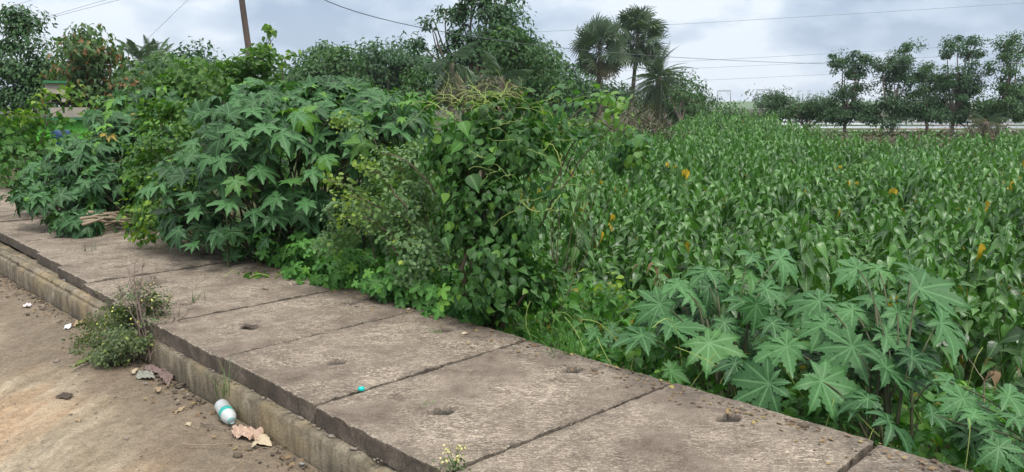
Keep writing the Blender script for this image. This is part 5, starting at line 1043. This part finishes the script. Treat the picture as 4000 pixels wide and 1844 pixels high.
def sheet(name, label, cat, corners, z, m, seed, crumple=.02, nn=22, holes=False, group=None, thick=.0012, fold=0):
    r = np.random.default_rng(seed); c4 = [G(x, y, z) for x, y in corners]; u, v = np.meshgrid(np.linspace(0, 1, nn), np.linspace(0, 1, nn), indexing='ij'); u = u.ravel(); v = v.ravel()
    p = c4[0] * ((1 - u) * (1 - v))[:, None] + c4[1] * (u * (1 - v))[:, None] + c4[2] * (u * v)[:, None] + c4[3] * ((1 - u) * v)[:, None]
    L = np.linalg.norm(c4[1] - c4[0]) + 1e-6; q = p[:, :2] / L
    f1 = np.abs(fbm(q * 3.2, seed, 2) - .5) * 2; f2 = np.abs(fbm(q * 7, seed + 3, 2) - .5)
    edge = np.minimum.reduce([u, 1 - u, v, 1 - v]); rag = (fbm(q * 6, seed + 8, 3) - .5) * .28 * np.clip(1 - edge * 5, 0, 1)
    cen = p.mean(0); p = p + (p - cen) * rag[:, None]; p[:, 2] = z + .003 + crumple * (f1 + f2) 
    if fold: p[:, 2] += fold * np.abs(u - .5)
    idx = np.arange(nn * nn).reshape(nn, nn); qd = np.stack([idx[:-1, :-1], idx[1:, :-1], idx[1:, 1:], idx[:-1, 1:]], -1).reshape(-1, 4)
    top = p; bot = p - [0, 0, thick]; rim = np.concatenate([idx[:, 0], idx[-1, 1:], idx[::-1, -1][1:], idx[0, ::-1][1:-1]]); n = len(rim); N0 = nn * nn
    a_ = rim; b_ = np.roll(rim, -1); f = [tuple(t) for t in qd] + [tuple(t[::-1] + N0) for t in qd] + [(a_[i], a_[i] + N0, b_[i] + N0, b_[i]) for i in range(n)]
    mb = MB(); mb.add(np.concatenate([top, bot]), f); return tag(mb.build(name, m, loc=(cen[0], cen[1], z), smooth=False), label, cat, group)
paper = simple('stained paper', (.50, .36, .28), .7, .35, 30, .3); paper2 = simple('torn pale paper', (.48, .40, .28), .8, .3, 25, .3); mauve = simple('mauve dead leaf', (.20, .14, .13), .85, .3, 40, .5); whitep = simple('white wrapper', (.70, .70, .72), .4, .15, 20); greyp = simple('grey green cloth scrap', (.25, .25, .21), .8, .4, 40, .4)
drk = simple('dark rotting leaf', (.07, .05, .04), .8, .4, 40, .4); leafg = simple('dying green leaf', (.17, .22, .07), .6, .3, 30, .3); tan = simple('tan dry leaf', (.34, .25, .16), .7, .3, 30, .3)
ZR = Z_ROAD + .002
sheet('crumpled_wrapper', 'crumpled pinkish paper wrapper on the road below the bottle', 'wrapper', [(905, 1712), (915, 1678), (1035, 1690), (1010, 1735)], ZR, paper, 1, .05)
sheet('torn_paper', 'torn cream paper scrap between the crumpled wrapper and the kerb', 'paper', [(985, 1752), (1000, 1690), (1045, 1712), (1062, 1748)], ZR, paper2, 2, .025)
sheet('dead_leaf', 'large mauve dead leaf with holes at the kerb foot below the weed', 'dead leaf', [(618, 1470), (640, 1448), (680, 1470), (660, 1515)], ZR, mauve, 3, .022, group='dead leaves on the road')
sheet('dead_leaf', 'broad mauve dead leaf folded beneath the weed', 'dead leaf', [(560, 1450), (590, 1425), (640, 1450), (615, 1462)], ZR + .008, mauve, 4, .02, group='dead leaves on the road')
sheet('rag', 'striped grey green rag beside the mauve dead leaves', 'rag', [(535, 1482), (540, 1455), (595, 1462), (605, 1488)], ZR, greyp, 5, .035)
sheet('dead_leaf', 'long olive green leaf with a dark tip on the sand left of the weed', 'dead leaf', [(268, 1452), (300, 1430), (366, 1400), (340, 1425)], ZR + .01, leafg, 6, .02, group='dead leaves on the road', fold=.03)
sheet('dead_leaf', 'small yellowish curled leaf left of the striped rag', 'dead leaf', [(512, 1466), (522, 1446), (540, 1447), (528, 1462)], ZR, paper2, 7, .02, group='dead leaves on the road')
sheet('dead_leaf', 'dark rotten leaf mush on the open sand at the left', 'dead leaf', [(215, 1555), (250, 1540), (290, 1545), (270, 1562)], ZR - .005, drk, 8, .014, group='dead leaves on the road')
sheet('dead_leaf', 'pale round dry leaf on the open sand', 'dead leaf', [(296, 1650), (303, 1640), (320, 1642), (314, 1652)], ZR - .01, tan, 9, .01, group='dead leaves on the road')
sheet('dead_leaf', 'cream leaf lying left of the bottle neck', 'dead leaf', [(722, 1664), (735, 1652), (750, 1656), (742, 1668)], ZR - .004, paper2, 10, .01, group='dead leaves on the road')
sheet('dead_leaf', 'brown curled leaf on the sand between rag and bottle', 'dead leaf', [(600, 1528), (615, 1518), (634, 1520), (624, 1534)], ZR, tan, 11, .016, group='dead leaves on the road')
sheet('dead_leaf', 'long thin brown leaf left above the bottle', 'dead leaf', [(680, 1622), (700, 1600), (730, 1588), (712, 1606)], ZR, tan, 12, .012, group='dead leaves on the road')
sheet('plastic_scrap', 'pinkish white folded plastic scrap on the sand at the far left', 'litter', [(90, 1200), (105, 1190), (126, 1194), (114, 1204)], ZR, simple('pinkish plastic', (.66, .58, .58), .5, .1), 13, .02, group='litter scraps on the road')
sheet('plastic_scrap', 'white and dark packet scrap near the kerb left of the weed', 'litter', [(274, 1234), (288, 1224), (306, 1222), (296, 1234)], ZR, whitep, 14, .025, group='litter scraps on the road')
sheet('plastic_scrap', 'white cone shaped paper scrap left of the weed foot', 'litter', [(248, 1290), (262, 1276), (280, 1270), (276, 1286)], ZR, whitep, 15, .03, group='litter scraps on the road')
sheet('plastic_scrap', 'crumpled clear plastic bag at the left picture edge below the kerb', 'litter', [(-12, 1042), (0, 1020), (26, 1026), (16, 1044)], ZR, whitep, 16, .06, group='litter scraps on the road')
sheet('dead_leaf', 'rusty leaf pile left of the weed foot', 'dead leaf', [(285, 1282), (300, 1262), (345, 1256), (320, 1272)], ZR, tan, 17, .03, group='dead leaves on the road')
sheet('dead_leaf', 'reddish brown leaf on the mortar strip left of the weed', 'dead leaf', [(330, 1160), (345, 1148), (366, 1150), (350, 1162)], -.07, tan, 18, .02, group='dead leaves on the kerb')
sheet('wrapper_scrap', 'white wrapper scrap cut by the bottom edge at the kerb foot', 'litter', [(1296, 1850), (1300, 1832), (1328, 1836), (1340, 1850)], ZR, whitep, 19, .03)
sheet('dead_leaf', 'dark dead leaf curled in the slab pocket near the wet stain', 'dead leaf', [(940, 1282), (960, 1271), (1010, 1276), (985, 1280)], .004, drk, 20, .012, group='dead leaves on the slabs')
sheet('dead_leaf', 'brown dead leaf lying in the slab pocket before the gourd creeper', 'dead leaf', [(1350, 1200), (1370, 1194), (1412, 1197), (1400, 1208)], -.006, drk, 21, .014, group='dead leaves on the slabs')
sheet('dead_leaf', 'small pale leaf scrap on the slab by the gourd creeper', 'dead leaf', [(1588, 1211), (1594, 1206), (1604, 1208), (1598, 1213)], .004, paper2, 22, .006, group='dead leaves on the slabs')
sheet('dead_leaf', 'small pale leaf scrap right of the pocket with the sprout', 'dead leaf', [(1800, 1306), (1812, 1300), (1826, 1303), (1814, 1308)], .004, paper2, 23, .006, group='dead leaves on the slabs')
sheet('dead_leaf', 'tiny brown leaf between two pockets near the castor shade', 'dead leaf', [(1020, 1133), (1028, 1129), (1050, 1132), (1040, 1136)], .004, drk, 24, .008, group='dead leaves on the slabs')
# twigs
tw = MB(); tw.tube(curve(G(700, 1745, ZR + .01), G(1050, 1748, ZR + .02), .012, 14, jit=.006, r=np.random.default_rng(2)), np.linspace(.0028, .0014, 14), 5); tag(tw.build('twig', M['drystem'], loc=tuple(G(870, 1747, ZR))), 'long thin twig lying on the road under the crumpled wrapper', 'twig')
tw = MB(); tw.tube(curve(G(785, 1652, ZR + .008), G(900, 1690, ZR + .012), .01, 10, jit=.004, r=np.random.default_rng(3)), np.linspace(.0045, .0012, 10), 5); tag(tw.build('twig', M['deadtwig'], loc=tuple(G(840, 1670, ZR))), 'short dark twig by the bottle', 'twig')
tw = MB(); a = ST(2.42, 1.600, Z_ROAD); 
a = G(1296, 1850, Z_ROAD + .0); bq = P(1297, 1745, a[1] + .06); tw.tube(curve(a, bq, .0, 10, side=(.006, 0, 0), jit=.002, r=np.random.default_rng(5)), np.linspace(.0032, .0016, 10), 5); tw.tube(curve(bq, P(1325, 1722, a[1] + .08), .0, 5), .0015, 4); tw.tube(curve(bq, P(1297, 1718, a[1] + .07), .0, 4), .0014, 4); tw.tube(curve(P(1292, 1790, a[1] + .02), P(1200, 1725, a[1] + .14), .02, 10), .0009, 4)
tag(tw.build('dry_sprig', M['deadtwig'], loc=tuple(a)), 'bare forked dry sprig standing against the kerb at the bottom edge', 'twig')
# pebbles on the road: individual small stones near, the rest countless
def stone(mb, c, s, r):
    ico = [(0, 0, 1)] + [(.9 * math.cos(a), .9 * math.sin(a), .45) for a in np.arange(6) * pi / 3] + [(math.cos(a + .5), math.sin(a + .5), -.3) for a in np.arange(6) * pi / 3]
    v = np.array(ico) * (s * np.array([1, r.uniform(.6, 1), r.uniform(.4, .7)])) + r.normal(size=(13, 3)) * s * .12; a = r.uniform(0, 6.28); v[:, :2] = v[:, :2] @ np.array([[math.cos(a), -math.sin(a)], [math.sin(a), math.cos(a)]])
    f = [(0, 1 + i, 1 + (i + 1) % 6) for i in range(6)] + [(1 + i, 7 + i, 7 + (i + 1) % 6, 1 + (i + 1) % 6) for i in range(6)] + [tuple(12 - i for i in range(6))]
    mb.add(v + c, f)
r_ = np.random.default_rng(31); stm = simple('pebble', (.24, .20, .165), .9, .5, 30); mb = MB()
for _ in range(1000):
    s_ = r_.uniform(1.2, 8.5); t_ = 1.6 - abs(r_.normal()) * .55 if r_.random() < .7 else r_.uniform(-1.5, 1.55); stone(mb, ST(s_, t_, Z_ROAD - .004), r_.gamma(2., .0019) + .001, r_)
tag(mb.build('gravel', stm), kind='stuff')
mb = MB()
for _ in range(420):
    s_ = r_.uniform(1.2, 9.); stone(mb, ST(s_, 1.64 + r_.random() * (.03 if s_ < 5 else .15), -.092), r_.gamma(2., .002) + .0012, r_)
for _ in range(260): stone(mb, ST(r_.uniform(1, 7), r_.uniform(1.8, 2.95), .002), r_.gamma(2., .0012) + .0008, r_)
tag(mb.build('ledge_grit', stm), kind='stuff')
for (x, y, z, s_, lab) in [(1180, 1813, ZR, .016, 'grey stone at the kerb foot near the bottom edge'), (570, 1498, ZR, .011, 'small dark stone on the sand below the rag'), (733, 1541, ZR, .012, 'dark stone on the sand above the bottle'), (248, 1097, -.09, .028, 'pale stone on the ledge before the slab corner'), (230, 1100, -.09, .022, 'grey stone beside the pale one on the ledge')]:
    mb = MB(); stone(mb, G(x, y, z + .004), s_, r_); tag(mb.build('stone', simple('grey stone', (.26, .25, .23), .8, .4, 40), loc=tuple(G(x, y, z))), lab, 'stone')
print('objects', len(bpy.data.objects))

# grass and dry scrub over the fallow strip, and the dense thicket filling the ground behind the bushes
r_ = np.random.default_rng(404); n_ = 9000; yy = r_.uniform(17, 50, n_); xx = yy * r_.uniform(.05, .85, n_); q = np.column_stack([xx, yy, np.full(n_, Z_FIELD + .08) + r_.random(n_) * .22]); dn = fbm(q[:, :2] * .16, 5) + .25 * vnoise(q[:, :2] * 1.1, 6) > .60
for nm, mt, mk in (('dry_grass', 'greydry', dn), ('grass', 'bright', ~dn)):
    mb = MB(); p_ = q[mk]; k = len(p_); p_ = np.repeat(p_, 5, 0) + r_.normal(size=(k * 5, 3)) * [.25, .25, .04]; scatter(mb, r_, T_TREE, p_, norm(r_.normal(size=p_.shape) + [0, 0, .8]), .17, up=.2, out=.8, droop=-.8, tint=tints(r_, len(p_))); tag(mb.build(nm, M[mt]), kind='stuff')

tb_ = [(P(x, y, D), np.array([w_ * D / 3043, .9, h_ * D / 3043])) for x, y, w_, h_, D in [(1250, 520, 160, 70, 11), (1500, 560, 150, 80, 9.5), (1700, 520, 140, 70, 10), (1950, 520, 130, 60, 12), (950, 560, 160, 90, 10), (1150, 640, 200, 110, 8.6), (1420, 700, 150, 130, 7.6), (1650, 680, 120, 120, 7.4), (1800, 560, 120, 70, 9), (380, 560, 90, 80, 12), (2150, 560, 120, 30, 13)]]
r_ = np.random.default_rng(405); ar_ = sum(pi * b[1][0] * b[1][2] for b in tb_); pp, oo, _, _ = blob_points(r_, tb_, int(2.6 * ar_ / (.085 ** 2 * .45)), 700, .16, .4); mb = MB(); scatter(mb, r_, T_HEART, pp, oo, .085, tint=tints(r_, len(pp), .06)); tag(mb.build('thicket', M['heart']), kind='stuff')

hz_ = MB(); hz_.box((60, 290, 29.), (620, 370, 31.)); n = NT('thin damp air'); v = n.N('ShaderNodeVolumePrincipled'); v.inputs['Color'].default_value = (.86, .92, 1., 1); v.inputs['Density'].default_value = .0005; v.inputs['Anisotropy'].default_value = .2
n.L(v.outputs[0], n.out.inputs[1]); tag(hz_.build('haze', n.m, smooth=False), kind='stuff')

# leaf litter and crumbs of earth along the back edge of the slabs and the kerb foot
r_ = np.random.default_rng(606); n_ = 900; s_ = r_.uniform(.3, 9, n_); t_ = 3.0 - np.abs(r_.normal(size=n_)) * .12; k_ = r_.random(n_) < .3; t_[k_] = 1.60 - np.abs(r_.normal(size=k_.sum())) * .10; z_ = np.where(k_, Z_ROAD + .012, .006)
q = s_[:, None] * SD + t_[:, None] * TD; q = np.column_stack([q, z_]); mb = MB(); N_ = norm(r_.normal(size=(n_, 3)) * .25 + UP); T_ = norm(r_.normal(size=(n_, 3)) * [1, 1, .1]); ti = tints(r_, n_, .2)
mb.inst(T_OVAL, q, N_, T_, r_.uniform(.008, .028, n_), ti); tag(mb.build('leaf_litter', M['dry']), kind='stuff')
mb = MB()
for _ in range(700): stone(mb, ST(r_.uniform(.3, 9), 3.01 - abs(r_.normal()) * .07, .001), r_.gamma(2., .0022) + .001, r_)
for _ in range(900): stone(mb, ST(r_.uniform(1.5, 9), 1.6 - abs(r_.normal()) * .06, Z_ROAD + .004), r_.gamma(2., .0028) + .001, r_)
tag(mb.build('earth_crumbs', simple('dark earth', (.10, .078, .056), .95, .4, 30)), kind='stuff')
